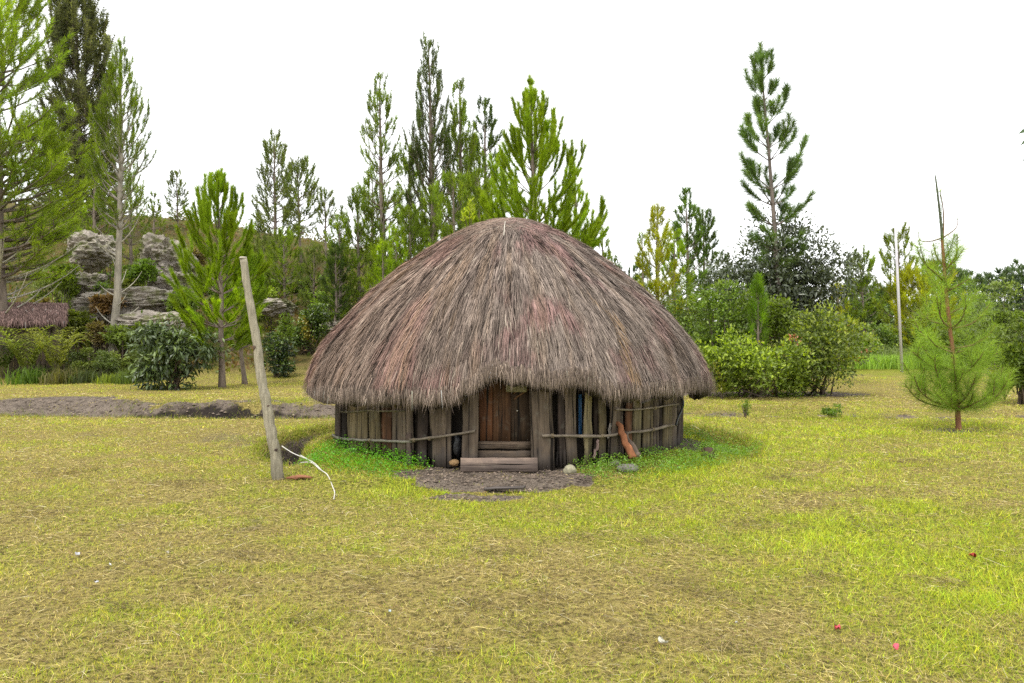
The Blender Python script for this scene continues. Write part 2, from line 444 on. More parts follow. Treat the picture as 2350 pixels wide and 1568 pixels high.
# ------------------------------------------------------------------ ground
def axis_pts(lo, hi, step, far, grow=1.07):
    a = list(np.arange(lo, hi + 1e-6, step))
    s = step; x = hi
    while x < far[1]: s *= grow; x += s; a.append(x)
    s = step; x = lo
    while x > far[0]: s *= grow; x -= s; a.insert(0, x)
    return np.array(a)
gx = axis_pts(-6.2, 6.2, .095, (-420, 420)); gy = axis_pts(4.5, 18.2, .085, (-60, 620), 1.06)
X, Y = np.meshgrid(gx, gy)
Z = terrain(X, Y)
gb = MB()
gb.add(np.stack([X, Y, Z], -1).reshape(-1, 3), (.2, .2, .1))
nx, ny = len(gx), len(gy)
i = (np.arange(ny - 1)[:, None] * nx + np.arange(nx - 1)[None, :]).ravel()
gb.q.append(np.stack([i, i + 1, i + 1 + nx, i + nx], -1))
ground = gb.build("ground", M_GROUND, smooth=True)
tag(ground, kind='structure')
for nm, arr in (("hollow_shade", darkmask(X, Y)), ("green", greenmap(X, Y)), ("soil", soilmask(X, Y)),
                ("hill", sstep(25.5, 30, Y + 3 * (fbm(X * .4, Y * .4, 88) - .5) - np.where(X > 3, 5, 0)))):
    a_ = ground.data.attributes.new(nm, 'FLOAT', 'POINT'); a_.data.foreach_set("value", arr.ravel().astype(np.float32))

# grass blades and mown straw
def ground_samples(n, rng, lo, hi, p=.5, side=.74):
    e = 1 - p
    d = (lo ** e + rng.random(n) * (hi ** e - lo ** e)) ** (1 / e)
    x = rng.uniform(-side, side, n) * d
    k = (np.hypot(x - HC[0], d - HC[1]) > RW + .02)
    return x[k], d[k]
rng = np.random.default_rng(11)
def grass_field():
    mb = MB()
    x, y = ground_samples(465000, rng, 2.7, 27, .62)
    so = soilmask(x, y); g = greenmap(x, y)
    keep = rng.random(len(x)) > np.clip(so ** 1.4 * 1.1, 0, .95 + .035 * (np.hypot(x, y - 9) < 3))
    keep &= rng.random(len(x)) < (.42 + .75 * g)
    x, y, g = x[keep], y[keep], g[keep]; n = len(x)
    z = terrain(x, y)
    h = (.014 + .034 * g ** 1.5) * rng.uniform(.5, 1.35, n) * (1 + .016 * y)
    # taller tussocks here and there
    tall = vnoise(x * 2.2, y * 2.2, 201) > .72
    h = np.where(tall, h * 1.45, h)
    w = np.maximum(.0028, .00055 * y) * rng.uniform(.8, 1.5, n)
    a = rng.uniform(0, 2 * np.pi, n)
    lean = rng.uniform(.1, 1.5, n); b = rng.uniform(0, 2 * np.pi, n)
    base = np.stack([x, y, z - .003], -1)
    tip = base + np.stack([np.cos(b) * h * lean, np.sin(b) * h * lean, h], -1)
    wv = np.stack([np.cos(a), np.sin(a), 0 * a], -1) * w[:, None] * .5
    v = np.stack([base - wv, base + wv, tip], 1).reshape(-1, 3)
    isg = rng.random(n) < (.18 + .95 * g)
    cg = np.array([.375, .425, .032]) * np.exp(rng.normal(0, .32, (n, 1))); cg = cg * np.stack([rng.uniform(.75, 1.2, n), rng.uniform(.85, 1.1, n), rng.uniform(.6, 1.8, n)], -1)
    cs = np.array([.46, .375, .12]) * np.exp(rng.normal(-.05, .35, (n, 1)))
    c = np.where(isg[:, None], cg, cs)
    mb.add(v, np.repeat(c, 3, 0), np.arange(n * 3).reshape(-1, 3))
    o = mb.build("grass", M_GRASS); tag(o, "short mown yellow green grass over the whole lawn", "grass", kind='stuff')
grass_field()
def straw_field():
    mb = MB()
    x, y = ground_samples(132000, rng, 2.7, 20, .62)
    so = soilmask(x, y); g = greenmap(x, y)
    cl = fbm(x * 1.7, y * 1.7, 301)
    keep = (rng.random(len(x)) < np.clip(1.25 - 1.1 * g, .1, 1) * (.35 + 1.1 * cl)) & (rng.random(len(x)) > so * .82)
    x, y = x[keep], y[keep]; n = len(x)
    z = terrain(x, y)
    L = rng.uniform(.02, .075, n) * (1 + .02 * y) * (1 + 1.3 * (rng.random(n) < .10 + .12 * (y < 5.5))); w = np.maximum(.0015, .00038 * y) * rng.uniform(.7, 1.3, n)
    a = (fbm(x * .8, y * .8, 333) * 5.0) + rng.normal(0, .9, n)
    el = rng.normal(.05, .16, n)
    d1 = np.stack([np.cos(a) * np.cos(el), np.sin(a) * np.cos(el), np.sin(el)], -1)
    a2 = a + rng.normal(0, .16, n); e2 = el - rng.uniform(0, .5, n)
    d2 = np.stack([np.cos(a2) * np.cos(e2), np.sin(a2) * np.cos(e2), np.sin(e2)], -1)
    p0 = np.stack([x, y, z + rng.uniform(.002, .022, n)], -1); p1 = p0 + d1 * (L * .5)[:, None]; p2 = p1 + d2 * (L * .5)[:, None]
    wv = np.stack([-np.sin(a), np.cos(a), rng.normal(0, .7, n)], -1); wv = unit(wv) * w[:, None] * .5
    v = np.stack([p0 - wv, p0 + wv, p1 - wv, p1 + wv, p2], 1).reshape(-1, 3)
    i = np.arange(n)[:, None] * 5
    c = np.array([.37, .30, .125]) * np.exp(rng.normal(0, .32, (n, 1)))
    br = rng.random(n) < .22; c[br] = np.array([.26, .165, .08]) * rng.uniform(.6, 1.2, (br.sum(), 1))
    pl = rng.random(n) < .06; c[pl] = np.array([.60, .54, .34]) * rng.uniform(.8, 1.1, (pl.sum(), 1))
    mb.add(v, np.repeat(c, 5, 0), i + [[2, 3, 4]], i + [[0, 1, 3, 2]])
    o = mb.build("straw_litter", M_STRAW); tag(o, "dry straw clippings scattered over the mown lawn", "straw", kind='stuff')
straw_field()
def clippings():
    R = np.random.default_rng(404); mb = MB()
    spots = [(1740, 1207, .20), (1865, 1170, .26), (1500, 1238, .18), (830, 1365, .14), (1235, 1387, .16), (1560, 1350, .16), (1990, 1213, .2), (1330, 1226, .15), (1650, 1378, .15), (2090, 1062, .3),
             (1215, 1455, .12), (1075, 1400, .12), (1900, 1330, .12), (150, 1085, .35), (90, 1180, .3), (420, 1110, .3), (2240, 1175, .25), (1450, 1175, .2), (1120, 1270, .2), (560, 1280, .18), (1010, 1500, .1), (1420, 1480, .12), (700, 1440, .1), (1800, 1100, .25), (2010, 1130, .25), (300, 1400, .12), (1690, 1500, .1), (2180, 1340, .12)]
    for (xd, yd, rr) in spots:
        d = 2925. / (yd - 760); x = (xd - CX) / FPX * d; n = int(160 + 500 * rr)
        px_ = x + R.normal(0, rr * .75, n); py = d + R.normal(0, rr * .5, n); z = terrain(px_, py)
        L = R.uniform(.03, .11, n); a = R.normal(R.uniform(0, 3), .6, n); el = R.normal(.05, .3, n)
        dv = np.stack([np.cos(a) * np.cos(el), np.sin(a) * np.cos(el), np.sin(el)], -1) * L[:, None]
        p = np.stack([px_, py, z + R.uniform(.004, .032, n)], -1); wv = unit(np.cross(dv, R.normal(size=(n, 3)))) * (np.maximum(.002, .0004 * d) * R.uniform(.6, 1.2, n))[:, None] * .6
        c = np.array([.20, .155, .085]) * np.exp(R.normal(0, .55, (n, 1))); gy_ = R.random(n) < .3; c[gy_] = np.array([.07, .055, .035])
        mb.add(np.stack([p - wv, p + wv, p + dv], 1).reshape(-1, 3), np.repeat(np.minimum(c, .5), 3, 0), np.arange(n * 3).reshape(-1, 3))
    # ragged grass hanging over both edges of the ditch and the trenches
    n = 16000; x = R.uniform(-12.5, 7, n); e = R.random(n); yc = np.where(e < .4, R.normal(14.78, .07, n), R.normal(16.35, .35, n))
    y = yc + 0.25 * np.sin(x * .45 + 1) + .3 * (fbm(x * .5, x * 0, 3) - .5)
    k = R.random(n) < sstep(.35, .6, fbm(x * 1.9, y * 1.9, 55) + .12 * (e < .4)); x, y = x[k], y[k]
    n2 = 5000; th = np.concatenate([R.uniform(-2.2, -.85, n2 // 2), R.uniform(1.05, 2.2, n2 // 2)]); q_ = np.where(R.random(n2) < .6, R.normal(3.52, .06, n2), R.normal(2.93, .06, n2))
    x = np.concatenate([x, HC[0] + q_ * np.sin(th)]); y = np.concatenate([y, HC[1] - q_ * np.cos(th)]); n = len(x)
    z = terrain(x, y); h = R.uniform(.03, .11, n); b = R.uniform(0, 6.28, n); ln = R.uniform(.2, 1.3, n)
    base = np.stack([x, y, z - .01], -1); tip = base + np.stack([np.cos(b) * h * ln, np.sin(b) * h * ln, h], -1); a = R.uniform(0, 6.28, n)
    wv = np.stack([np.cos(a), np.sin(a), 0 * a], -1) * R.uniform(.003, .006, n)[:, None]
    c = np.where((R.random(n) < .6)[:, None], np.array([.20, .26, .025]), np.array([.30, .24, .09])) * R.uniform(.5, 1.3, (n, 1))
    mb.add(np.stack([base - wv, base + wv, tip], 1).reshape(-1, 3), np.repeat(c, 3, 0), np.arange(n * 3).reshape(-1, 3))
    tag(mb.build("grass_clippings", M_GRASS), "small heaps of mown clippings and ragged grass along the ditch edges", "grass", kind='stuff')
clippings()
def crumbs():
    R = np.random.default_rng(515); n = 5200
    x = np.concatenate([R.uniform(-1.5, 1.1, n // 2), R.uniform(-12.5, 1, n // 2)]); y = np.concatenate([R.uniform(7.7, 9.4, n // 2), R.uniform(14.9, 18, n // 2)])
    k = R.random(len(x)) < soilmask(x, y) ** 2; x, y = x[k], y[k]; n = len(x); z = terrain(x, y); r_ = R.uniform(.004, .022, n) * (1 + (y > 12) * .8)
    base = np.array([(1, 0, 0), (0, 1, 0), (-1, 0, 0), (0, -1, 0), (0, 0, 1.), (0, 0, -1.)]); a = R.uniform(0, 6.28, n)
    sx = r_ * R.uniform(.7, 1.6, n); sy = r_ * R.uniform(.7, 1.3, n); sz = r_ * R.uniform(.4, .9, n)
    v = base[None] * np.stack([sx, sy, sz], -1)[:, None, :]; ca, sa = np.cos(a)[:, None], np.sin(a)[:, None]
    v = np.stack([v[..., 0] * ca - v[..., 1] * sa, v[..., 0] * sa + v[..., 1] * ca, v[..., 2]], -1) + np.stack([x, y, z + sz * .3], -1)[:, None, :]
    t = np.array([(0, 1, 4), (1, 2, 4), (2, 3, 4), (3, 0, 4)]); i = np.arange(n)[:, None, None] * 6
    c = np.array([.14, .108, .082]) * np.exp(R.normal(0, .28, (n, 1)))
    mb = MB(); mb.add(v.reshape(-1, 3), np.repeat(c, 6, 0), (i + t[None]).reshape(-1, 3))
    tag(mb.build("soil_crumbs", M_STONE), "crumbs of dry soil on the bare earth patches", "soil", kind='stuff')
crumbs()

# ------------------------------------------------------------------ the round thatched hut
hut = empty("thatched_hut", (HC[0], HC[1], terrain(*HC)), "round wooden hut with a domed grey brown thatched roof standing in the lawn", "hut")
HO = np.array(hut.location)
PR = np.array([0, .30, .56, .86, 1.18, 1.58, 2.02, 2.38, 2.66, 2.81, 2.89, 2.92, 2.92])
PZ = np.array([3.26, 3.22, 3.12, 2.97, 2.79, 2.50, 2.14, 1.76, 1.38, 1.08, .86, .72, .55])
PS = np.concatenate([[0], np.cumsum(np.hypot(np.diff(PR), np.diff(PZ)))])
def prof(s): return np.interp(s, PS, PR), np.interp(s, PS, PZ)
# smooth the profile
ss = np.linspace(0, PS[-1], 160); rr_, zz_ = prof(ss)
ker = np.hanning(15); ker /= ker.sum()
rp = np.convolve(np.pad(rr_, 7, mode='edge'), ker, 'valid'); zp = np.convolve(np.pad(zz_, 7, mode='edge'), ker, 'valid')
rp[0] = 0
def prof2(s): return np.interp(s, ss, rp), np.interp(s, ss, zp)
def s_at_z(z): return np.interp(-z, -zp, ss)

def circ_hit(xd, R):
    """point of a circle round the hut centre seen at display column xd, nearest the camera; -> t(depth), angle"""
    u = (xd - CX) / FPX
    A = u * u + 1; Bq = -2 * (u * HC[0] + HC[1]); Cq = HC @ HC - R * R
    disc = max(Bq * Bq - 4 * A * Cq, 0)
    t = (-Bq - math.sqrt(disc)) / (2 * A)
    return t, math.atan2(u * t - HC[0], -(t - HC[1]))       # angle 0 = towards camera, + = right
EX = [706, 730, 760, 800, 850, 900, 950, 1010, 1050, 1075, 1098, 1112, 1140, 1180, 1215, 1235, 1255, 1280, 1330, 1370, 1400, 1440, 1480, 1520, 1560, 1600, 1625, 1631]
EY = [915, 926, 922, 920, 928, 924, 926, 932, 924, 912, 886, 873, 868, 872, 878, 890, 896, 884, 882, 892, 905, 912, 915, 908, 902, 898, 890, 870]
ea, ez = [], []
for xd, yd in zip(EX, EY):
    t, a = circ_hit(xd, 2.93); ea.append(a); ez.append(1.6 + (760 - yd) / FPX * t)
ea = np.array(ea); ez = np.array(ez)
def eave_z(th):
    th = (np.asarray(th) + np.pi) % (2 * np.pi) - np.pi
    zb = np.interp(th, ea, ez)
    back = .72 + .05 * np.sin(th * 7)
    rag = .055 * (fbm(th * 30 + 60, th * 0, 421, 3) - .5) + .05 * (fbm(th * 9 + 60, th * 0, 425, 2) - .5)
    rag = rag + .05 * (hash2(np.floor(th * 26), np.floor(th * 0), 5) - .5) + .03 * (hash2(np.floor(th * 61 + .3), np.floor(th * 0), 6) - .5)
    return np.where((th < ea[0]) | (th > ea[-1]), back, zb) + rag
def roofpt(s, th, off=0.0):
    r, z = prof2(s)
    lump = .035 * (fbm(th * 6 + 20, s * 1.1, 401) - .5) * np.minimum(s, 1) * 2 + .10 * (fbm(th * 13 + 20, s * .6, 409, 3) - .5) * sstep(1.2, 3.0, s)
    r = r + (lump + off) ; zz = z + lump * .6 + off * .6
    return np.stack([HC[0] + r * np.sin(th), HC[1] - r * np.cos(th), zz], -1)
def build_roof():
    roof = empty("roof", (0, 0, 0)); 
    roof.parent = hut
    # underlying packed straw body
    mb = MB(); NT, NS = 220, 40
    th = np.linspace(-np.pi, np.pi, NT, endpoint=False)
    smax = s_at_z(eave_z(th) + .05)
    S = (np.linspace(0, 1, NS)[:, None]) * smax[None, :]; TH = np.broadcast_to(th[None, :], S.shape)
    outer = roofpt(S, TH, -.02)
    r, z = prof2(S)
    thick = .05 + .10 * (S / 3.5)
    inner = roofpt(S, TH, -.02); inner[..., 0] -= thick * np.sin(TH); inner[..., 1] += thick * np.cos(TH); inner[..., 2] -= thick * .5
    i = np.arange(NS - 1)[:, None] * NT; j = np.arange(NT)[None, :]; k = (j + 1) % NT
    q = np.stack([i + j, i + NT + j, i + NT + k, i + k], -1).reshape(-1, 4)
    b = NS * NT
    last = np.arange(NT); ln = (last + 1) % NT; o = (NS - 1) * NT
    rim = np.stack([o + last, b + o + last, b + o + ln, o + ln], -1)
    colr = np.array([.085, .068, .055]) * (0.6 + .9 * fbm(TH * 40, S * 2.2, 77)[..., None])
    colr = colr.reshape(-1, 3)
    mb.add(np.concatenate([outer.reshape(-1, 3), inner.reshape(-1, 3)]), np.concatenate([colr, colr * .5]), None, np.concatenate([q, q[:, ::-1] + b, rim]))
    mb.build("thatch_body", M_THATCH, roof, HO, smooth=True)
    # single straws
    R = np.random.default_rng(5)
    N = 124000
    area_s = R.random(N * 2)
    cand = R.uniform(0, 3.72, N * 2); rad, _ = prof2(cand)
    keep = R.random(N * 2) < (rad + .15) / 3.1
    s = cand[keep][:N]; n = len(s); th = R.uniform(-np.pi, np.pi, n)
    # more on the side that can be seen
    flip = (np.abs(th) > 1.95) & (R.random(n) < .55); th = np.where(flip, th * .5, th)
    L = R.uniform(.12, .38, n)
    lim = s_at_z(eave_z(th) + R.normal(0, .03, n) + .06 * (R.random(n) < .15) * R.random(n))
    s1 = s + L
    over = s1 > lim
    drop = over & (R.random(n) < .45)
    sh = np.where(over, s1 - lim + R.exponential(.04, n), 0)
    s0 = s - sh; s1 = s0 + L; ok = (s0 > 0) & ~drop
    s0, s1, th, L = s0[ok], s1[ok], th[ok], L[ok]; n = len(s0)
    cap = 1 - sstep(.25, 1.05, s0)                     # untidy straw at the crown
    edge = sstep(2.6, 3.5, s1)
    rad0 = np.maximum(prof2(s0)[0], .25)
    swirl = (fbm(th * 2.5 + 9, s0 * 2.0, 501) - .5) * .55
    dth = (R.normal(0, .055, n) + swirl * .22 + cap * R.normal(0, 1.0, n) * .9) * L / rad0
    bu = hash2(np.floor(th * 24 + .8 * s0 + .6 * fbm(th * 9 + 9, s0 * 3, 5)), np.floor(s0 * 3.1 + 2.0 * vnoise(th * 20, s0 * 0, 3)), 9); bv = hash2(np.floor(th * 24 + .8 * s0 + .6 * fbm(th * 9 + 9, s0 * 3, 5)), np.floor(s0 * 3.1 + 2.0 * vnoise(th * 20, s0 * 0, 3)), 15)
    dth = dth + (bu - .5) * .16 * L / rad0
    lift = np.where(R.random(n) < .06, R.uniform(.01, .05, n), R.uniform(0, .014, n))
    h0 = R.uniform(-.012, .02, n) + (bv - .5) * .03
    sm = (s0 + s1) / 2
    off_mid = h0 + lift * .4; off_end = h0 + lift + edge * R.uniform(-.025, .035, n)
    p0 = roofpt(s0, th, h0 - .012); p1 = roofpt(sm, th + dth * .5, off_mid); p2 = roofpt(s1, th + dth, off_end)
    tv = unit(p2 - p0)
    nr = np.stack([np.sin(th), -np.cos(th), .8 + 0 * th], -1)
    wv = unit(np.cross(tv, unit(nr) + R.normal(0, .35, (n, 3)))); w = R.uniform(.003, .007, n)[:, None]
    v = np.stack([p0 - wv * w * .5, p0 + wv * w * .5, p1 - wv * w * .5, p1 + wv * w * .5, p2], 1)
    # colour: grey beige, pinkish brown, tan streaks, dark straws as gap shade
    patch = fbm(th * 4 + 3, s0 * 1.5, 601); side = sstep(.25, -1.0, th)
    band = fbm(th * 22 + 3, s0 * .55, 611)
    cg = np.array([.222, .180, .150]); cp = np.array([.235, .148, .132]); ct = np.array([.285, .195, .120]); cd = np.array([.055, .042, .036])
    wp = sstep(.46, .62, patch)[:, None]; wt = (sstep(.55, .72, band) * (.25 + .6 * side))[:, None]
    c = cg * (1 - wp) + cp * wp; c = c * (1 - wt) + ct * wt
    c = c * (1 - .45 * side[:, None]) + .45 * side[:, None] * np.array([.265, .17, .118])
    c = c * (.62 + .75 * fbm(th * 34, s0 * .8, 631))[:, None]
    c = c * (.80 + .40 * bv)[:, None] * np.exp(R.normal(0, .22, (n, 1)))
    dk = (R.random(n) < .13 + .12 * (band < .4)); c[dk] = cd * R.uniform(.5, 1.6, (dk.sum(), 1))
    lt = R.random(n) < .022; c[lt] = np.array([.44, .37, .29]) * R.uniform(.8, 1.15, (lt.sum(), 1))
    # fresh tan bundle on the right front
    bun = np.abs(th - (.52 + .05 * (s0 - 2.4) + .03 * np.sin(s0 * 5))) < .008 + .014 * np.clip(s0 - 2.3, 0, 2); bun &= (s0 > 2.25) & (R.random(n) < .6)
    c[bun] = np.array([.33, .225, .135]) * R.uniform(.5, 1.3, (bun.sum(), 1))
    for (ta, sa, wa, la) in ((.36, 1.35, .03, .10), (.33, 1.25, .02, .08), (.50, 2.05, .02, .16), (-.42, 1.75, .022, .05), (.62, 1.7, .012, .22), (-1.08, 3.05, .02, .35), (-1.02, 3.2, .012, .3), (.02, 2.6, .008, .3), (.93, 3.1, .015, .25)):
        slit_shade = (np.abs(th - ta - (sm - sa) * .03) < wa * R.uniform(.5, 1.2, n)) & (np.abs(sm - sa) < la)  # slits exist only as darkened straws, their shade is in the colour
        c[slit_shade] *= .22
    c = np.minimum(c, .62)
    i = np.arange(n)[:, None] * 5
    mb = MB(); mb.add(v.reshape(-1, 3), np.repeat(c, 5, 0), i + [[2, 3, 4]], i + [[0, 1, 3, 2]])
    tag(mb.build("thatch_straw", M_THATCH, roof, HO), kind='stuff')
    # hanging fringe straws under the edge
    n = 9000; th = np.where(R.random(n) < .75, R.uniform(-1.9, 1.9, n), R.uniform(-np.pi, np.pi, n))
    zt = eave_z(th) + R.uniform(.08, .2, n); zb = eave_z(th) - np.abs(R.normal(0, .022, n)) - (R.random(n) < .12) * R.uniform(.03, .12, n) - .05 * sstep(.62, .8, vnoise(th * 14, th * 0, 11)) * R.random(n)
    rr = 2.99 - R.uniform(0, .25, n)
    dr = R.normal(0, .02, n); dt = R.normal(0, .012, n)
    a = np.stack([HC[0] + rr * np.sin(th), HC[1] - rr * np.cos(th), zt], -1)
    b2 = np.stack([HC[0] + (rr + dr) * np.sin(th + dt), HC[1] - (rr + dr) * np.cos(th + dt), zb], -1)
    wv = np.stack([np.cos(th), np.sin(th), 0 * th], -1) * R.uniform(.004, .009, n)[:, None] * .5
    c = np.array([.20, .155, .125]) * np.exp(R.normal(0, .5, (n, 1)))
    mb = MB(); mb.add(np.stack([a - wv, a + wv, b2], 1).reshape(-1, 3), np.repeat(np.minimum(c, .55), 3, 0), np.arange(n * 3).reshape(-1, 3))
    tag(mb.build("fringe", M_THATCH, roof, HO), kind='stuff')
    # loose binding cane lying up the front of the dome
    mb = MB()
    pts = [roofpt(np.array(a_), np.array(b_), .03) for a_, b_ in ((.55, -.10), (.75, -.085), (.95, -.072), (1.12, -.066))]
    tube(mb, np.array(pts), .006, 5, (.5, .46, .38)); mb.build("cane", M_ROPE, roof, HO)
build_roof()

def plank_mesh(w, h, t, R, wtop=None, jag=.012, nseg=7):
    """hewn plank standing on z=0, width along x"""
    wtop = w if wtop is None else wtop
    v = []
    for k in range(nseg + 1):
        f = k / nseg; ww = (w * (1 - f) + wtop * f) * .5
        l = -ww + R.normal(0, jag * .45); r = ww + R.normal(0, jag * .45)
        z = f * h + (R.uniform(-.01, .01) if 0 < k < nseg else 0)
        b = R.normal(0, t * .12); e = t * .5
        zl = z + (R.normal(0, jag) if k in (0, nseg) else 0); zr = z + (R.normal(0, jag) if k in (0, nseg) else 0)
        v += [(l, -e * .45 + b, zl), (l + .008, -e + b, zl), ((l + r) / 2, -e * 1.15 + b, (zl + zr) / 2), (r - .008, -e + b, zr), (r, -e * .45 + b, zr), (r, e + b, zr), (l, e + b, zl)]
    q = []
    for k in range(nseg):
        for j in range(7):
            a = k * 7 + j; b = k * 7 + (j + 1) % 7
            q.append((a, b, b + 7, a + 7))
    mb = MB(); top = nseg * 7
    mb.add(np.array(v), (.2, .2, .2), [(0, 2, 1), (0, 6, 2), (2, 6, 5), (2, 5, 3), (3, 5, 4),
                                       (top, top + 1, top + 2), (top, top + 2, top + 6), (top + 2, top + 5, top + 6), (top + 2, top + 3, top + 5), (top + 3, top + 4, top + 5)], q)
    return mb
RP = np.random.default_rng(21)
def rimpt(xd, R=RW):
    t, a = circ_hit(xd, R); return a
def add_plank(name, a0, a1, zb, zt, col, R=RW, t=.032, taper=1.0, roll=0.0, parent=None, yaw=0.0):
    am = (a0 + a1) / 2; w = 2 * R * math.sin(abs(a1 - a0) / 2) * RP.uniform(.88, .985)
    me = plank_mesh(w, zt - zb, t, RP, w * taper)
    o = me.build(name, M_WOOD, parent or hut)
    o.location = (R * math.sin(am), -R * math.cos(am), zb - HO[2])
    o.rotation_euler = (RP.normal(0, .012), roll, am + yaw)
    k = RP.uniform(.7, 1.25)
    o.color = (col[0] * k, col[1] * k, col[2] * k, 1)
    return o
OLV = (.16, .13, .078); GRY = (.125, .10, .08); RED = (.11, .056, .032); DRK = (.022, .016, .013); PUR = (.066, .05, .044); PAL = (.25, .215, .13)  # DRK: dark planks, also set-back strips painting the shade in wall gaps
planks = [  # x0, x1 (display), base y, colour, radial step, taper
    (768, 782, 1012, PUR, 0, 1), (782, 800, 1014, DRK, -.03, 1),
    (800, 849, 1016, OLV, .0, .97), (851, 876, 1020, OLV, .0, 1.02), (876, 901, 1020, RED, -.012, 1),
    (901, 950, 1030, GRY, .0, .95), (952, 972, 1035, DRK, -.05, 1), (957, 981, 1063, PUR, .0, 1.0),
    (981, 992, 1040, DRK, -.06, 1), (990, 1036, 1067, GRY, .01, 1.2),
    (1061, 1097, 1075, GRY, .035, 1.06),
    (1219, 1276, 1075, GRY, .035, .98), (1277, 1283, 1060, DRK, -.03, 1), (1284, 1299, 1062, PUR, .0, .95), (1300, 1326, 1055, GRY, .012, 1),
    (1339, 1358, 1056, PAL, -.01, 1), (1360, 1372, 1050, DRK, -.05, 1), (1374, 1392, 1058, OLV, .0, 1.05), (1393, 1417, 1052, GRY, .008, 1),
    (1418, 1431, 1046, PUR, -.012, 1), (1433, 1450, 1046, RED, -.005, 1), (1451, 1472, 1043, PAL, .008, .95), (1473, 1496, 1042, OLV, .0, 1),
    (1498, 1512, 1040, GRY, .01, 1), (1512, 1519, 1038, DRK, -.01, 1), (1520, 1541, 1033, OLV, .004, 1), (1542, 1552, 1030, GRY, .0, 1), (1552, 1560, 1026, PUR, -.008, 1)]
for (x0, x1, yb, c, dr, tp) in planks:
    R0 = RW + dr
    lim = math.asin(.999)
    a0, a1 = rimpt(x0, R0), rimpt(x1, R0)
    if abs(a1 - a0) < .012: continue
    t = circ_hit((x0 + x1) / 2, R0)[0]
    zb = min(1.6 + (760 - yb) / FPX * t, .12) - .05
    zt = 1.28 + RP.uniform(-.05, .05)
    add_plank("plank", a0, a1, zb, zt, c, R0, taper=tp, roll=RP.normal(0, .022))
# planks round the back
aR, aL = rimpt(1560, RW) + .01, rimpt(768, RW) - .01 + 2 * math.pi
a = aR
while a < aL - .05:
    w = RP.uniform(.05, .1); e = min(a + w, aL)
    add_plank("plank", a, e - .006, -.02, 1.25 + RP.uniform(-.04, .04), [OLV, GRY, PUR, PAL][RP.integers(4)], RW + RP.uniform(-.01, .01))
    a = e
# stake in front of the left wall
a0 = rimpt(937, RW + .05)
add_plank("stake", a0 - .012, a0 + .018, -.04, .36, PUR, RW + .05)
# added near-black cylinder, painting the shade seen through the plank gaps
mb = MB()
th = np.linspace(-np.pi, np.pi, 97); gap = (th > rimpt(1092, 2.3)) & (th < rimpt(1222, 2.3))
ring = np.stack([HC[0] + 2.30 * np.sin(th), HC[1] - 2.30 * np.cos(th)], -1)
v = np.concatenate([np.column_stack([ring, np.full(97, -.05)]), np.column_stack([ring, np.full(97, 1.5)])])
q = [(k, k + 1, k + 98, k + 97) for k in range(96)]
mb.add(v, (.03, .024, .02), None, q); mb.build("inner_shade", M_BARK, hut, HO)

# door
def box_part(name, c, s, col, parent, rot=(0, 0, 0), mat=None, seg=4, jag=.006):
    me = plank_mesh(s[0], s[2], s[1], RP, None, jag, seg)
    o = me.build(name, mat or M_WOOD, parent); o.location = tuple(c); o.rotation_euler = rot; o.color = (*col, 1)
    return o
dd = 9.43; lx = lambda xd, d=dd: (xd - CX) / FPX * d - HO[0]
lz = lambda yd, d=dd: CAMH + (HY - yd) / FPX * d - HO[2]
door = empty("door", (lx(1159), dd - HO[1], lz(1012))); door.parent = hut
dz = lz(850) - lz(1012)
px = FPX / dd
door_dark = (.12, .06, .035)
for x0, x1, c, dy in ((1098, 1131, (.115, .052, .026), 0), (1131.5, 1172, (.095, .052, .03), -.008), (1172.5, 1218, (.065, .044, .03), 0)):
    box_part("door_board", (((x0 + x1) / 2 - 1159) / px, dy, 0), ((x1 - x0) / px, .03, dz), c, door)
# crossbar, hung slantwise on the right board
b = box_part("crossbar", (19 / px, -.034, .56), (.028, .016, .25), (.30, .17, .09), door, (0, math.radians(62) , 0)); 
b = box_part("crossbar", (22 / px, -.030, .50), (.022, .014, .22), (.24, .14, .08), door, (0, math.radians(55), 0))
mbb = MB(); tube(mbb, [(0, 0, 0), (0, -.02, 0)], .010, 8, (.45, .42, .38)); ob = mbb.build("latch", M_METAL, door); ob.location = (28 / px, -.03, lz(942) - lz(1012))
# lintel + threshold boards
hb = lambda name, x0, x1, y0, y1, d, col, t=.04: box_part(name, (lx((x0 + x1) / 2, d), d - HO[1], lz((y0 + y1) / 2, d)), ((y1 - y0) / (FPX / d), t, (x1 - x0) / (FPX / d)), col, hut, (0, math.radians(90), 0))
def hboard(name, x0, x1, y0, y1, d, col, t=.04, tilt=0.0):
    L = (x1 - x0) / (FPX / d); o = box_part(name, (lx(x0, d), d - HO[1], lz((y0 + y1) / 2, d)), ((y1 - y0) / (FPX / d), t, L), col, hut, (0, math.radians(90) + tilt, 0), None, 7, .007)
    return o
hboard("threshold_board", 1092, 1219, 1013, 1031, 9.40, (.13, .10, .078))
hboard("threshold_board", 1090, 1219, 1033.5, 1052, 9.38, (.15, .115, .085), .05, .008)
hboard("threshold_board", 1092, 1221, 853, 876, 9.40, (.06, .045, .035))
hboard("step_board", 1056, 1235, 1051, 1083, 9.13, (.26, .20, .17), .03)

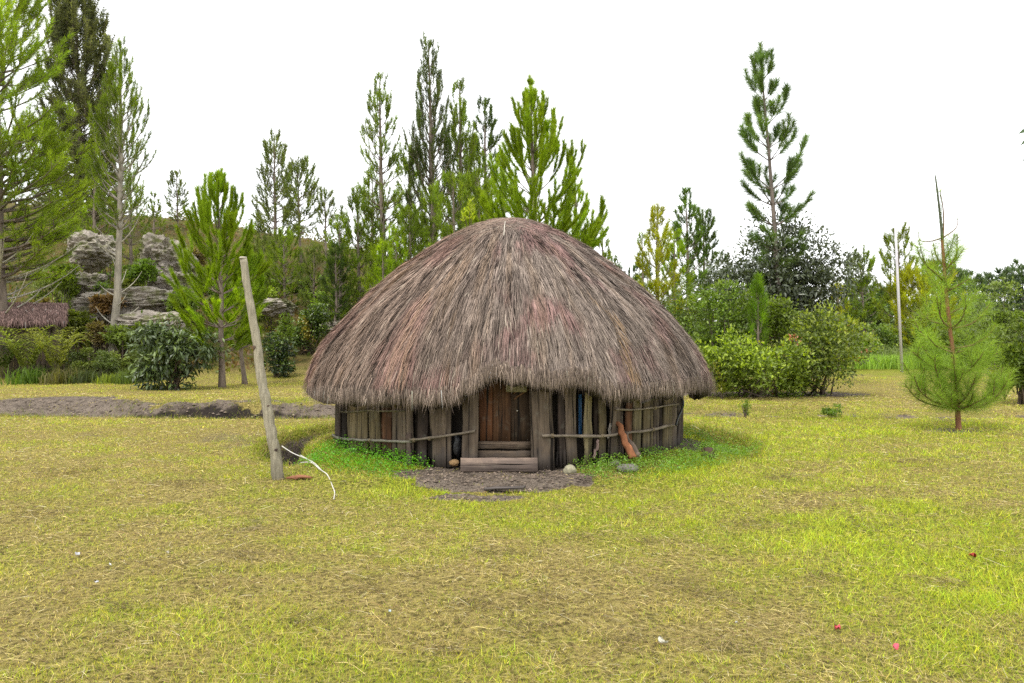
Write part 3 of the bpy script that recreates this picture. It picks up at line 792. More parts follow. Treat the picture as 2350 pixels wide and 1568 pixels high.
# rails tied round the wall
def rail(pts, R=RW + .055, r=.016, name="rail", col=(.20, .165, .125)):
    w = []
    for xd, yd in pts:
        t, a = circ_hit(xd, R); w.append([HC[0] + R * math.sin(a), HC[1] - R * math.cos(a), 1.6 + (760 - yd) / FPX * t])
    w = np.array(w)
    # resample along the circle
    out = []
    for p, q_ in zip(w[:-1], w[1:]):
        n = max(2, int(np.linalg.norm(q_ - p) / .12))
        for k in range(n):
            m = p + (q_ - p) * k / n; dx, dy = m[0] - HC[0], m[1] - HC[1]; rr = math.hypot(dx, dy)
            out.append([HC[0] + dx / rr * R, HC[1] + dy / rr * R, m[2] + RP.normal(0, .003)])
    out.append(w[-1]); out = np.array(out)
    mb = MB(); tube(mb, out, r * RP.uniform(.85, 1.15, len(out)), 7, col, True, RP, .08)
    return mb.build(name, M_BARK, hut, HO, smooth=True)
rail([(764, 998), (790, 1008), (860, 1011), (945, 1013)], r=.017, col=(.23, .215, .17))
rail([(940, 1010), (985, 1005), (1030, 1000), (1090, 989)], RW + .075, .015)
rail([(779, 944), (800, 946), (850, 942), (930, 943)], r=.011, col=(.15, .13, .09))
rail([(1244, 1001), (1275, 1000), (1330, 1001.5), (1375, 1002), (1410, 998), (1422, 995)], RW + .07, .018)
rail([(1418, 998), (1450, 993), (1490, 988), (1530, 978), (1553, 976)], r=.017)
rail([(1413, 940), (1450, 941), (1475, 939), (1510, 935), (1535, 930), (1556, 928)], r=.013)
# bindings
mb = MB()
for xd, yd in ((1265, 1000), (1378, 1001), (985, 1006), (950, 1010), (1495, 986), (1535, 977), (1500, 936), (850, 1011)):
    t, a = circ_hit(xd, RW + .06)
    for k in range(4):
        c0 = np.array([HC[0] + (RW + .07) * math.sin(a + k * .003), HC[1] - (RW + .07) * math.cos(a + k * .003), 1.6 + (760 - yd) / FPX * t])
        an = np.linspace(0, 2 * np.pi, 9)
        er = np.array([math.sin(a), -math.cos(a), 0])
        tube(mb, c0 + np.outer(np.cos(an), er) * .024 + np.outer(np.sin(an), [0, 0, 1]) * .024, .0032, 4, (.28, .22, .14), False)
tag(mb.build("binding", M_ROPE, hut, HO), kind='stuff')
# black hose looping round the right wall
def free_curve(pts, n=40):
    pts = np.asarray(pts, float); k = np.linspace(0, len(pts) - 1, n); out = []
    for t in k:
        i = min(int(t), len(pts) - 2); f = t - i
        p0, p1, p2, p3 = pts[max(i - 1, 0)], pts[i], pts[i + 1], pts[min(i + 2, len(pts) - 1)]
        out.append(.5 * ((2 * p1) + (-p0 + p2) * f + (2 * p0 - 5 * p1 + 4 * p2 - p3) * f * f + (-p0 + 3 * p1 - 3 * p2 + p3) * f ** 3))
    return np.array(out)
def c3(X_, Y_): return ((1450 + X_ / 3.917) / 1.2077, (1000 + Y_ / 3.917) / 1.2077)
hp = []
for (X_, Y_, d) in ((1285, 458, 9.95), (1390, 415, 10.2), (1500, 390, 10.45), (1600, 368, 10.75), (1680, 370, 11.0), (1725, 410, 11.1), (1738, 470, 11.15), (1718, 540, 11.2), (1690, 600, 11.25), (1672, 650, 11.3), (1660, 700, 11.35)):
    xd_, yd_ = c3(X_, Y_); d = circ_hit(min(xd_, 1563), RW + .12)[0]; hp.append(P(xd_, yd_, d))
mb = MB(); tube(mb, free_curve(hp), .017, 7, (.016, .017, .018)); tag(mb.build("hose", M_PLASTIC, smooth=True), "black hose looped over the rail at the right end of the hut wall", "hose")

# sign plaque over the door with faint dark marks
sg = empty("plaque", P(1185, 900, 9.26), "small olive brown plaque with faint dark marks hanging over the hut door", "sign")
def rbox(w, h, t, r, col):
    a = []; 
    for cx_, cz_, s in ((w / 2 - r, h - r, 0), (-w / 2 + r, h - r, 90), (-w / 2 + r, r, 180), (w / 2 - r, r, 270)):
        for k in range(4):
            an = math.radians(s + 30 * k); a.append((cx_ + r * math.cos(an), cz_ + r * math.sin(an)))
    n = len(a); v = [(x, -t / 2, z) for x, z in a] + [(x, t / 2, z) for x, z in a] + [(0, -t / 2, h / 2), (0, t / 2, h / 2)]
    tr = [(2 * n, (k + 1) % n, k) for k in range(n)] + [(2 * n + 1, n + k, n + (k + 1) % n) for k in range(n)]
    q = [(k, (k + 1) % n, n + (k + 1) % n, n + k) for k in range(n)]
    mb = MB(); mb.add(np.array(v), col, tr, q); return mb
rbox(.242, .16, .02, .016, (.185, .165, .095)).build("board", M_STONE, sg)
mb = MB(); dk = (.03, .025, .012)
def stroke(x0, z0, x1, z1, w=.006):
    mb = MB(); tube(mb, [(x0, -.012, z0), (x1, -.012, z1)], w / 2, 4, dk); mb.build('mark', M_STONE, sg)
stroke(-.062, .088, -.022, .092); stroke(-.02, .09, .010, .082); stroke(-.066, .064, -.034, .065, .005); stroke(-.018, .062, -.006, .060)
stroke(.046, .062, .050, .046); stroke(.050, .072, .066, .064); stroke(.066, .064, .070, .050); stroke(.086, .088, .096, .078); stroke(-.050, .112, -.046, .098, .008)

# things in and around the wall
mb = MB()
a_ = rimpt(1334, 2.42)
pts = []
for k in range(9):
    for j in range(5):
        pts.append((1328 + 1.8 * j, 905 + 12 * k))
vv = []
for (xd, yd) in pts:
    t, _ = circ_hit(xd, 2.40 + .02 * RP.random()); vv.append(P(xd, yd, t))
vv = np.array(vv); q = [(k * 5 + j, k * 5 + j + 1, k * 5 + j + 6, k * 5 + j + 5) for k in range(8) for j in range(4)]
mb = MB(); v2 = vv + np.array([0, .03, 0]); mb.add(np.concatenate([vv, v2]), (.010, .065, .17), None, q + [tuple(x + 45 for x in r_[::-1]) for r_ in q])
tag(mb.build("tarp", M_PLASTIC), "strip of blue plastic sheet showing in the gap right of the hut door", "plastic sheet")
# crumpled black bag in the gap left of the door
def blob(name, c, r, col, mat, seed, amp=.15, freq=2.5, sub=3, parent=None, rot=0.0, flat=None):
    bm = bmesh.new(); bmesh.ops.create_icosphere(bm, subdivisions=sub, radius=1)
    off = Vector((seed * 7.3, seed * 3.1, seed))
    for v in bm.verts:
        p = v.co.copy(); k = 1 + amp * (mnoise.fractal(p * freq + off, 1, 2, 4))
        v.co = Vector((p.x * r[0] * k, p.y * r[1] * k, p.z * r[2] * k))
        if flat is not None and v.co.z < flat: v.co.z = flat
    me = bpy.data.meshes.new(name); bm.to_mesh(me); bm.free()
    me.polygons.foreach_set("use_smooth", np.ones(len(me.polygons), bool))
    at = me.color_attributes.new("col", 'FLOAT_COLOR', 'POINT'); at.data.foreach_set("color", np.tile(np.array([*col, 1], np.float32), len(me.vertices)))
    me.materials.append(mat); o = bpy.data.objects.new(name, me); COL.objects.link(o)
    if parent: o.parent = parent
    o.location = tuple(float(x) for x in c); o.rotation_euler = (0, 0, rot)
    return o
tag(blob("bag", P(1049, 1022, circ_hit(1049, RW - .04)[0]), (.05, .05, .15), (.012, .012, .014), M_PLASTIC, 3, .35, 2.2), "crumpled black plastic bag stuffed in the gap left of the hut door", "bag")
tag(blob("wood_chunk", P(1043, 1062, circ_hit(1043, RW + .03)[0]), (.058, .045, .04), (.30, .19, .09), M_STONE, 8, .3, 3), "pale yellow chunk of wood at the foot of the black bag", "wood chunk")
def stone(xd, yb, r, col, label, seed, d):
    z = float(terrain((xd - CX) / FPX * d, d))
    return tag(blob("stone", ((xd - CX) / FPX * d, d, z + r[2] * .75), r, col, M_STONE, seed, .16, 1.3, 3, None, .4), label, "stone")
stone(1308, 1078, (.078, .075, .062), (.30, .28, .19), "pale oval stone beside the post right of the hut door", 12, 9.05)
stone(1413, 1056, (.062, .06, .045), (.22, .23, .15), "smaller greenish round stone left of the foot of the orange logs", 17, 9.45)
stone(1440, 1074, (.14, .11, .05), (.17, .155, .14), "flat grey mud covered stone under the feet of the leaning logs", 19, 9.15)
def log(name, A, B_, r0, r1, col, label, cat="log", seed=0, bend=.02, n=9, parts=None):
    R = np.random.default_rng(seed)
    A, B_ = np.asarray(A, float), np.asarray(B_, float)
    f = np.linspace(0, 1, n); pts = A + np.outer(f, B_ - A)
    pts[1:-1] += R.normal(0, bend, (n - 2, 3)) * .5
    mb = MB(); tube(mb, pts, (r0 + (r1 - r0) * f) * R.uniform(.95, 1.05, n), 8, col, True, R, .10)
    mb = MB(); cc_ = np.array(col) * np.exp(R.normal(0, .30, (8, 1))); cc_[R.integers(8)] *= .3; cc_[R.integers(8)] *= .5; cc_ = np.concatenate([np.tile(cc_, (n, 1)) * np.exp(R.normal(0, .22, (n * 8, 1))), [np.array(col)] * 2])
    tube(mb, pts, (r0 + (r1 - r0) * f) * R.uniform(.92, 1.06, n), 8, cc_, True, R, .12)
    o = mb.build(name, M_BARK, None, A, smooth=False)
    return tag(o, label, cat)
log("split_log", P(1452, 1052, 9.35), P(1409, 957, 9.72), .052, .034, (.24, .10, .048), "orange split log leaning against the right side of the hut wall", seed=4)
log("split_log", P(1464, 1044, 9.42), P(1424, 984, 9.72), .038, .032, (.22, .17, .13), "thinner grey bark log leaning behind the orange split log", seed=6)
log("stick", P(1364, 1052, 9.32), P(1373, 1010, 9.40), .016, .013, (.20, .14, .12), "short mottled stick leaning under the rail right of the door", "stick", 8)
log("stick", P(1396, 1005, 9.50), P(1402, 972, 9.60), .014, .016, (.17, .15, .13), "short grey stick standing at the top of the orange log", "stick", 9)
# stump
st = empty("stump", (P(1625, 0, 10.0)[0], 10.0, terrain(P(1625, 0, 10.0)[0], 10.0)), "small dark charred tree stump in the grass right of the hut", "stump")
mb = MB(); R = np.random.default_rng(3)
tube(mb, [(0, 0, -.03), (0, 0, .02), (.004, 0, .08), (0, 0, .135)], [.085, .062, .058, .05], 9, (.075, .05, .035), True, R, .2)
mb.build("trunk", M_BARK, st)
mb = MB()
for k in range(11):
    a = k * .57 + .2; L = R.uniform(.05, .12)
    tube(mb, [(math.cos(a) * .045, math.sin(a) * .045, .06), (math.cos(a) * (.07 + L * .4), math.sin(a) * (.07 + L * .4), .0 + R.uniform(0, .14))], [.012, .004], 5, (.055, .035, .028))
mb.build("root", M_BARK, st)
# weathered board lying in front of the step
o = plank_mesh(.09, .42, .02, RP).build("loose_board", M_WOOD); p = P(1112, 0, 8.32); o.location = (p[0], 8.32, float(terrain(p[0], 8.32)) + .022)
o.rotation_euler = (math.radians(86), 0, math.radians(86)); o.color = (.17, .15, .14, 1)
tag(o, "weathered grey board lying on the bare soil in front of the hut step", "board")

# leaning pole with knots
pole = empty("pole", (P(640, 0, 8.65)[0], 8.65, terrain(P(640, 0, 8.65)[0], 8.65)), "tall weathered grey wooden pole leaning left in front of the hut", "pole")
po = np.array(pole.location)
ctrl = [(641, 1102, 8.65), (632, 1040, 8.66), (622, 990, 8.68), (612, 930, 8.70), (600, 870, 8.72), (592, 800, 8.75), (578, 720, 8.78), (568, 660, 8.8), (558, 592, 8.82)]
cp = np.array([P(*c_) for c_ in ctrl]) - po; cp[0, 2] = -.08
R = np.random.default_rng(14)
pts = free_curve(cp, 36); pts[1:-1] += R.normal(0, .003, (34, 3))
f = np.linspace(0, 1, 36)
mb = MB(); tube(mb, pts, (.066 - .028 * f) * R.uniform(.96, 1.04, 36), 12, np.concatenate([np.repeat(np.array([.30, .262, .215])[None] * (1 - .45 * np.exp(-f * 9))[:, None] * np.array([1, 1.03, .92]), 12, 0), [[.2, .18, .14]] * 2]), True, R, .07); mb.build("shaft", plain_mat("pole_wood", .85, 14, .014, (6, 6, .7), .15, .38, 6), pole, smooth=True)
for fi, s in ((7, .02), (13, .017), (22, .018)):
    b = blob("knot", pts[fi] + np.array([-.022 if fi != 13 else .02, -.036, 0]), (.022, .016, .028), (.085, .06, .045), M_BARK, fi, .3, 2, 2, pole)
b = blob("knot", pts[5] + np.array([.02, -.048, 0]), (.022, .016, .026), (.05, .035, .03), M_BARK, 33, .3, 2, 2, pole)
mb = MB(); tube(mb, [pts[-1] + [0, 0, -.008], pts[-1] + [0, 0, .012]], [.044, .036], 9, (.42, .38, .31), True, R, .1); mb.build("cap", M_BARK, pole)

# rope from the trench over the grass
def gpt(xd, d, h=.0):
    x = (xd - CX) / FPX * d; return np.array([x, d, float(terrain(x, d)) + h])
rope = [P(647, 1024, 9.9), P(672, 1040, 9.75), P(700, 1052, 9.6), P(720, 1062, 9.3), gpt(738, 9.0, .03), gpt(752, 8.75, .02), gpt(764, 8.4, .012), gpt(768, 8.15, .012), gpt(766, 7.85, .012)]
mb = MB(); tube(mb, free_curve(rope, 50), .006, 6, (.55, .53, .47))
tube(mb, free_curve([P(690, 1045, 9.72), P(712, 1058, 9.5), gpt(728, 9.15, .04), gpt(742, 8.95, .02)], 16), .005, 5, (.68, .66, .60))
tube(mb, free_curve([P(690, 1062, 9.45), P(715, 1062, 9.35), gpt(735, 9.05, .02)], 12), .005, 5, (.6, .58, .52))
tag(mb.build("rope", M_ROPE, smooth=True), "white rope trailing from the trench over the grass left of the hut", "rope")
mb = MB(); R = np.random.default_rng(8)
for k in range(9):
    x = (672 + k * 4 - CX) / FPX * 8.62; c0 = np.array([x, 8.62 + R.normal(0, .03), float(terrain(x, 8.6)) + .02])
    a = R.normal(.1, .4); L = R.uniform(.05, .1); dv = np.array([math.cos(a), math.sin(a), 0]) * L
    tube(mb, [c0 - dv, c0 + [0, 0, .01], c0 + dv], [.012, .016, .006], 5, (.22, .10, .055))
tag(mb.build("bark_scraps", M_BARK), "reddish bark scraps lying at the foot of the leaning pole", "bark")

# litter on the lawn
def scrap(name, xd, yd, size, col, label, cat, seed):
    d = 2925.0 / (yd - 760); x = (xd - CX) / FPX * d; z = float(terrain(x, d))
    R = np.random.default_rng(seed); n = 5
    g = np.linspace(-1, 1, n); A, B_ = np.meshgrid(g, g); m = np.clip(1.15 - np.hypot(A, B_), .0, 1) ** .3
    v = np.stack([A * size * m, B_ * size * .55 * m, .012 + R.normal(0, size * .22, A.shape)], -1).reshape(-1, 3)
    v[:, 2] = np.abs(v[:, 2]) + .018
    v2 = v + [0, 0, -.0015]
    q = [(r * n + c, r * n + c + 1, (r + 1) * n + c + 1, (r + 1) * n + c) for r in range(n - 1) for c in range(n - 1)]
    mb = MB(); mb.add(np.concatenate([v, v2]), col, None, q + [tuple(k + n * n for k in f_[::-1]) for f_ in q])
    o = mb.build(name, M_PAPER, smooth=True); o.location = (x, d, z); o.rotation_euler = (0, 0, R.uniform(0, 3))
    return tag(o, label, cat)
W_ = (.75, .75, .78)
scrap("paper_scrap", 178, 1281, .055, W_, "white scrap of paper on the lawn at far left, largest of the scraps", "paper", 1)
scrap("paper_scrap", 222, 1350, .03, W_, "small white scrap below the largest scrap at left", "paper", 2)
scrap("paper_scrap", 385, 1280, .025, (.6, .55, .45), "cream scrap right of the largest white scrap", "paper", 3)
scrap("paper_scrap", 253, 1310, .018, W_, "tiny white scrap between the two left scraps", "paper", 9)
scrap("paper_scrap", 895, 1422, .026, (.55, .65, .72), "small bluish white scrap in the straw at bottom centre", "paper", 4)
scrap("dry_leaf", 1522, 1487, .05, (.52, .5, .40), "pale dry leaf on the lawn in the foreground right of centre", "leaf", 5)
scrap("dry_leaf", 1690, 1440, .02, (.5, .5, .45), "tiny pale leaf up and right of the large pale leaf", "leaf", 11)
scrap("fallen_leaf", 2232, 1287, .045, (.34, .045, .03), "dark red fallen leaf at right, farthest of the red leaves", "leaf", 6)
scrap("fallen_leaf", 1922, 1453, .05, (.55, .09, .10), "long pinkish red fallen leaf with a brown end on the lawn", "leaf", 7)
scrap("fallen_leaf", 2056, 1498, .04, (.60, .10, .13), "bright pink red fallen leaf, nearest to the camera", "leaf", 8)
scrap("fallen_leaf", 686, 1058, .05, (.45, .06, .06), "red leaf lying in the dark trench under the rope", "leaf", 10)

# ------------------------------------------------------------------ low green plants round the hut
def ground_cover(name, label, n, test, hfun, colr, seed, lw=(.014, .03)):
    R = np.random.default_rng(seed)
    x = R.uniform(-4.2, 4.2, n * 6); y = R.uniform(7.6, 15, n * 6)
    dx, dy = x - HC[0], y - HC[1]; rad = np.hypot(dx, dy); ang = np.degrees(np.arctan2(dx, -dy))
    w = test(x, y, rad, ang); k = R.random(len(x)) < w; x, y = x[k][:n], y[k][:n]; w = w[k][:n]; n = len(x)
    h = hfun(n, R) * (.5 + .5 * w) * (.55 + .9 * fbm(x * 3, y * 3, seed))
    z = terrain(x, y)
    c0 = np.stack([x, y, z + h], -1)
    az = R.uniform(0, 2 * np.pi, n); el = R.normal(.1, .5, n)
    axd = np.stack([np.cos(az) * np.cos(el), np.sin(az) * np.cos(el), np.sin(el)], -1)
    nr = unit(np.array([0, 0, 1.]) + R.normal(0, .45, (n, 3)))
    L = R.uniform(*lw, n); c = colr * R.uniform(.6, 1.35, (n, 1)) * (1 + .25 * (R.random((n, 3)) - .5))
    mb = MB(); leaves(mb, c0, axd, nr, L, L * .75, c)
    o = mb.build(name, M_LEAF); tag(o, label, "weeds", kind='stuff')
def t_left(x, y, rad, ang):
    U = CX + FPX * x / y
    return sstep(2.45, 2.55, rad) * (1 - sstep(3.15, 3.5, rad + .5 * (fbm(x * 2, y * 2, 7) - .5))) * sstep(18, 26, -ang) * (1 - sstep(58, 66, -ang))
def t_right(x, y, rad, ang):
    f = sstep(2.53, 2.62, rad) * (1 - sstep(3.2, 3.6, rad + .5 * (fbm(x * 2, y * 2, 8) - .5))) * sstep(14, 19, ang) * (1 - sstep(100, 130, ang))
    return f * sstep(.33, .5, fbm(x * 2.6, y * 2.6, 91) + .1) * np.where((ang > 45) & (rad < 2.85), .2, 1)
ground_cover("ground_cover", "bright green low weeds growing against the left front of the hut wall", 26000, t_left, lambda n, R: R.uniform(.0, .17, n) ** .8 * .75, np.array([.12, .31, .015]), 51)
ground_cover("ground_cover", "mixed green weeds along the right front of the hut and its trench", 38000, t_right, lambda n, R: R.uniform(.0, .15, n), np.array([.15, .26, .03]), 52)
# ------------------------------------------------------------------ trees and shrubs
def pine(label, xb, d, xt, yt, hw, cf=.2, nl=.16, nw=.012, per=60, spread=(22, 55), col=(.085, .15, .012), seed=0,
         whorls=22, nb=6, e0=(8, 50), power=.85, thick=None, dead=0, bark=(.20, .16, .13), curve=.0, sec=.5, group=None, fill=1.0,
         leader=.09, bmin=0.10, cat="pine tree", low_round=.12, name="pine_tree", base=None, seclen=.42, mat=None, needle_from=.25, gappy=.0, tipcol=None, yb=None):
    R = np.random.default_rng(seed); per *= .88 if d > 28 else 1
    if per < 70: per *= 2.2; nl *= 1.0; sec *= 1.15; needle_from = max(needle_from, .38); whorls = int(whorls * .86); hw *= 1.12
    elif per < 100: per *= 2.2; sec *= 1.1; whorls = int(whorls * .8); needle_from = max(needle_from, .3)
    x0 = (xb - CX) / FPX * d; z0 = float(terrain(x0, d))
    top = P(xt, yt, d); H = top[2] - z0
    W = hw / FPX * d
    t_ = empty(name, (x0, d, z0), label, cat, group)
    lean = np.array([top[0] - x0, R.normal(0, .02) * H, H])
    ft = np.linspace(0, 1, 14)
    trunk = np.outer(ft, lean); trunk[:, 0] += curve * np.sin(ft * np.pi) + np.cumsum(R.normal(0, .004 * H, 14)) * np.minimum(1, ft * 3) * (1 - ft)
    thick = thick or .013 * H + .02
    tr = thick * (1 - ft) ** .8 + .006 + thick * .5 * np.exp(-ft * 30)
    mb = MB(); trunk2 = trunk.copy(); trunk2[0, 2] = -.15
    tube(mb, trunk2, tr, 8, bark, True, R, .06); mb.build("trunk", M_BARK, t_, smooth=True)
    def tp(f): return np.array([np.interp(f, ft, trunk[:, k]) for k in range(3)])
    bm_, A, B_, C = MB(), [], [], []
    col = np.array(col); tipcol = np.array(tipcol) if tipcol is not None else col * np.array([1.35, 1.2, 1.0])
    def branch(o, az, L, ea, eb, r, needle_s, sub=True, depth=0, c=None):
        n = 7; f = np.linspace(0, 1, n)
        el = np.radians(ea + (eb - ea) * f ** 1.4); az_ = az + np.cumsum(R.normal(0, .06, n))
        seg = L / (n - 1)
        dv = np.stack([np.cos(az_) * np.cos(el), np.sin(az_) * np.cos(el), np.sin(el)], -1) * seg
        pts = np.concatenate([[o], o + np.cumsum(dv[1:], 0)])
        ki = [0, 2, 4, 6] if depth == 0 else [0, 3, 6]
        tube(bm_, pts[ki], (r * (1 - .8 * f) + .002)[ki], 3, bark, False)
        c = c if c is not None else (col * (1 - .0) + (tipcol - col) * R.random()) * R.uniform(.7, 1.25)
        for k in range(n - 1):
            if f[k] >= needle_s: A.append(pts[k]); B_.append(pts[k + 1]); C.append(c)
        if sub:
            ns = max(1, int(L / sec + R.random()))
            for q in range(ns):
                s = R.uniform(.28, .95) if needle_s < .5 else R.uniform(needle_s, .95)
                if L < .25: continue
                p = np.array([np.interp(s, f, pts[:, k]) for k in range(3)])
                L2 = L * seclen * R.uniform(.5, 1.25) * (1.15 - .75 * s) + .12
                e_ = ea + (eb - ea) * s ** 1.4 + 8
                branch(p, az + R.choice([-1, 1]) * R.uniform(.35, 1.0), L2, e_ + R.uniform(-5, 22), min(88, eb + R.uniform(-8, 12)), r * .4, .12, depth < 1 and L2 > 1.0 and fill > 1, depth + 1, c * R.uniform(.85, 1.15))
        return pts
    for w in range(whorls):
        t = (w + R.uniform(-.3, .3)) / whorls; t = np.clip(t, 0, .985)
        if R.random() < gappy: continue
        fh = cf + (1 - cf) * t
        prof_ = (1 - t) ** power
        if low_round > 0: prof_ *= min(1, .55 + .45 * t / low_round)
        n = nb if t < .85 else max(2, nb - 2); a0 = R.uniform(0, 6.28)
        for k in range(n):
            L = max(bmin, W * prof_ * R.uniform(.72, 1.22))
            ea = e0[0] + (e0[1] - e0[0]) * t + R.uniform(-8, 8); eb = min(86, ea + R.uniform(22, 45))
            # horizontal reach should be about L
            ch = math.cos(math.radians((ea + eb) / 2)); Lb = min(L / max(ch, .35), L * 2.0)
            branch(tp(fh), a0 + k * 6.283 / n + R.normal(0, .25), Lb, ea, eb, max(.004, thick * .28 * (1 - t) + .004), needle_from)
    # leader
    for k in range(5):
        a, b = tp(1 - leader + leader * k / 5), tp(1 - leader + leader * (k + 1) / 5); A.append(a); B_.append(b); C.append(tipcol)
    for w in range(dead):
        fh = R.uniform(max(.1, cf - .32), cf + .05); L = W * R.uniform(.5, 1.1)
        n = 6; f = np.linspace(0, 1, n); az = R.uniform(0, 6.28); el = np.radians(R.uniform(5, 30) + 35 * f)
        dv = np.stack([np.cos(az) * np.cos(el), np.sin(az) * np.cos(el), np.sin(el)], -1) * L / 5
        pts = tp(fh) + np.concatenate([[np.zeros(3)], np.cumsum(dv[1:], 0)])
        tube(bm_, pts, thick * .16 * (1 - .8 * f) + .004, 4, (.42, .39, .32), False)
    bm_.build("branches", M_BARK, t_)
    A, B_, C = np.array(A), np.array(B_), np.array(C)
    nm = MB(); needles(nm, A, B_, per, R, nl, nw, spread, C); nm.build("needles", mat or M_NEEDLE, t_)
    return t_

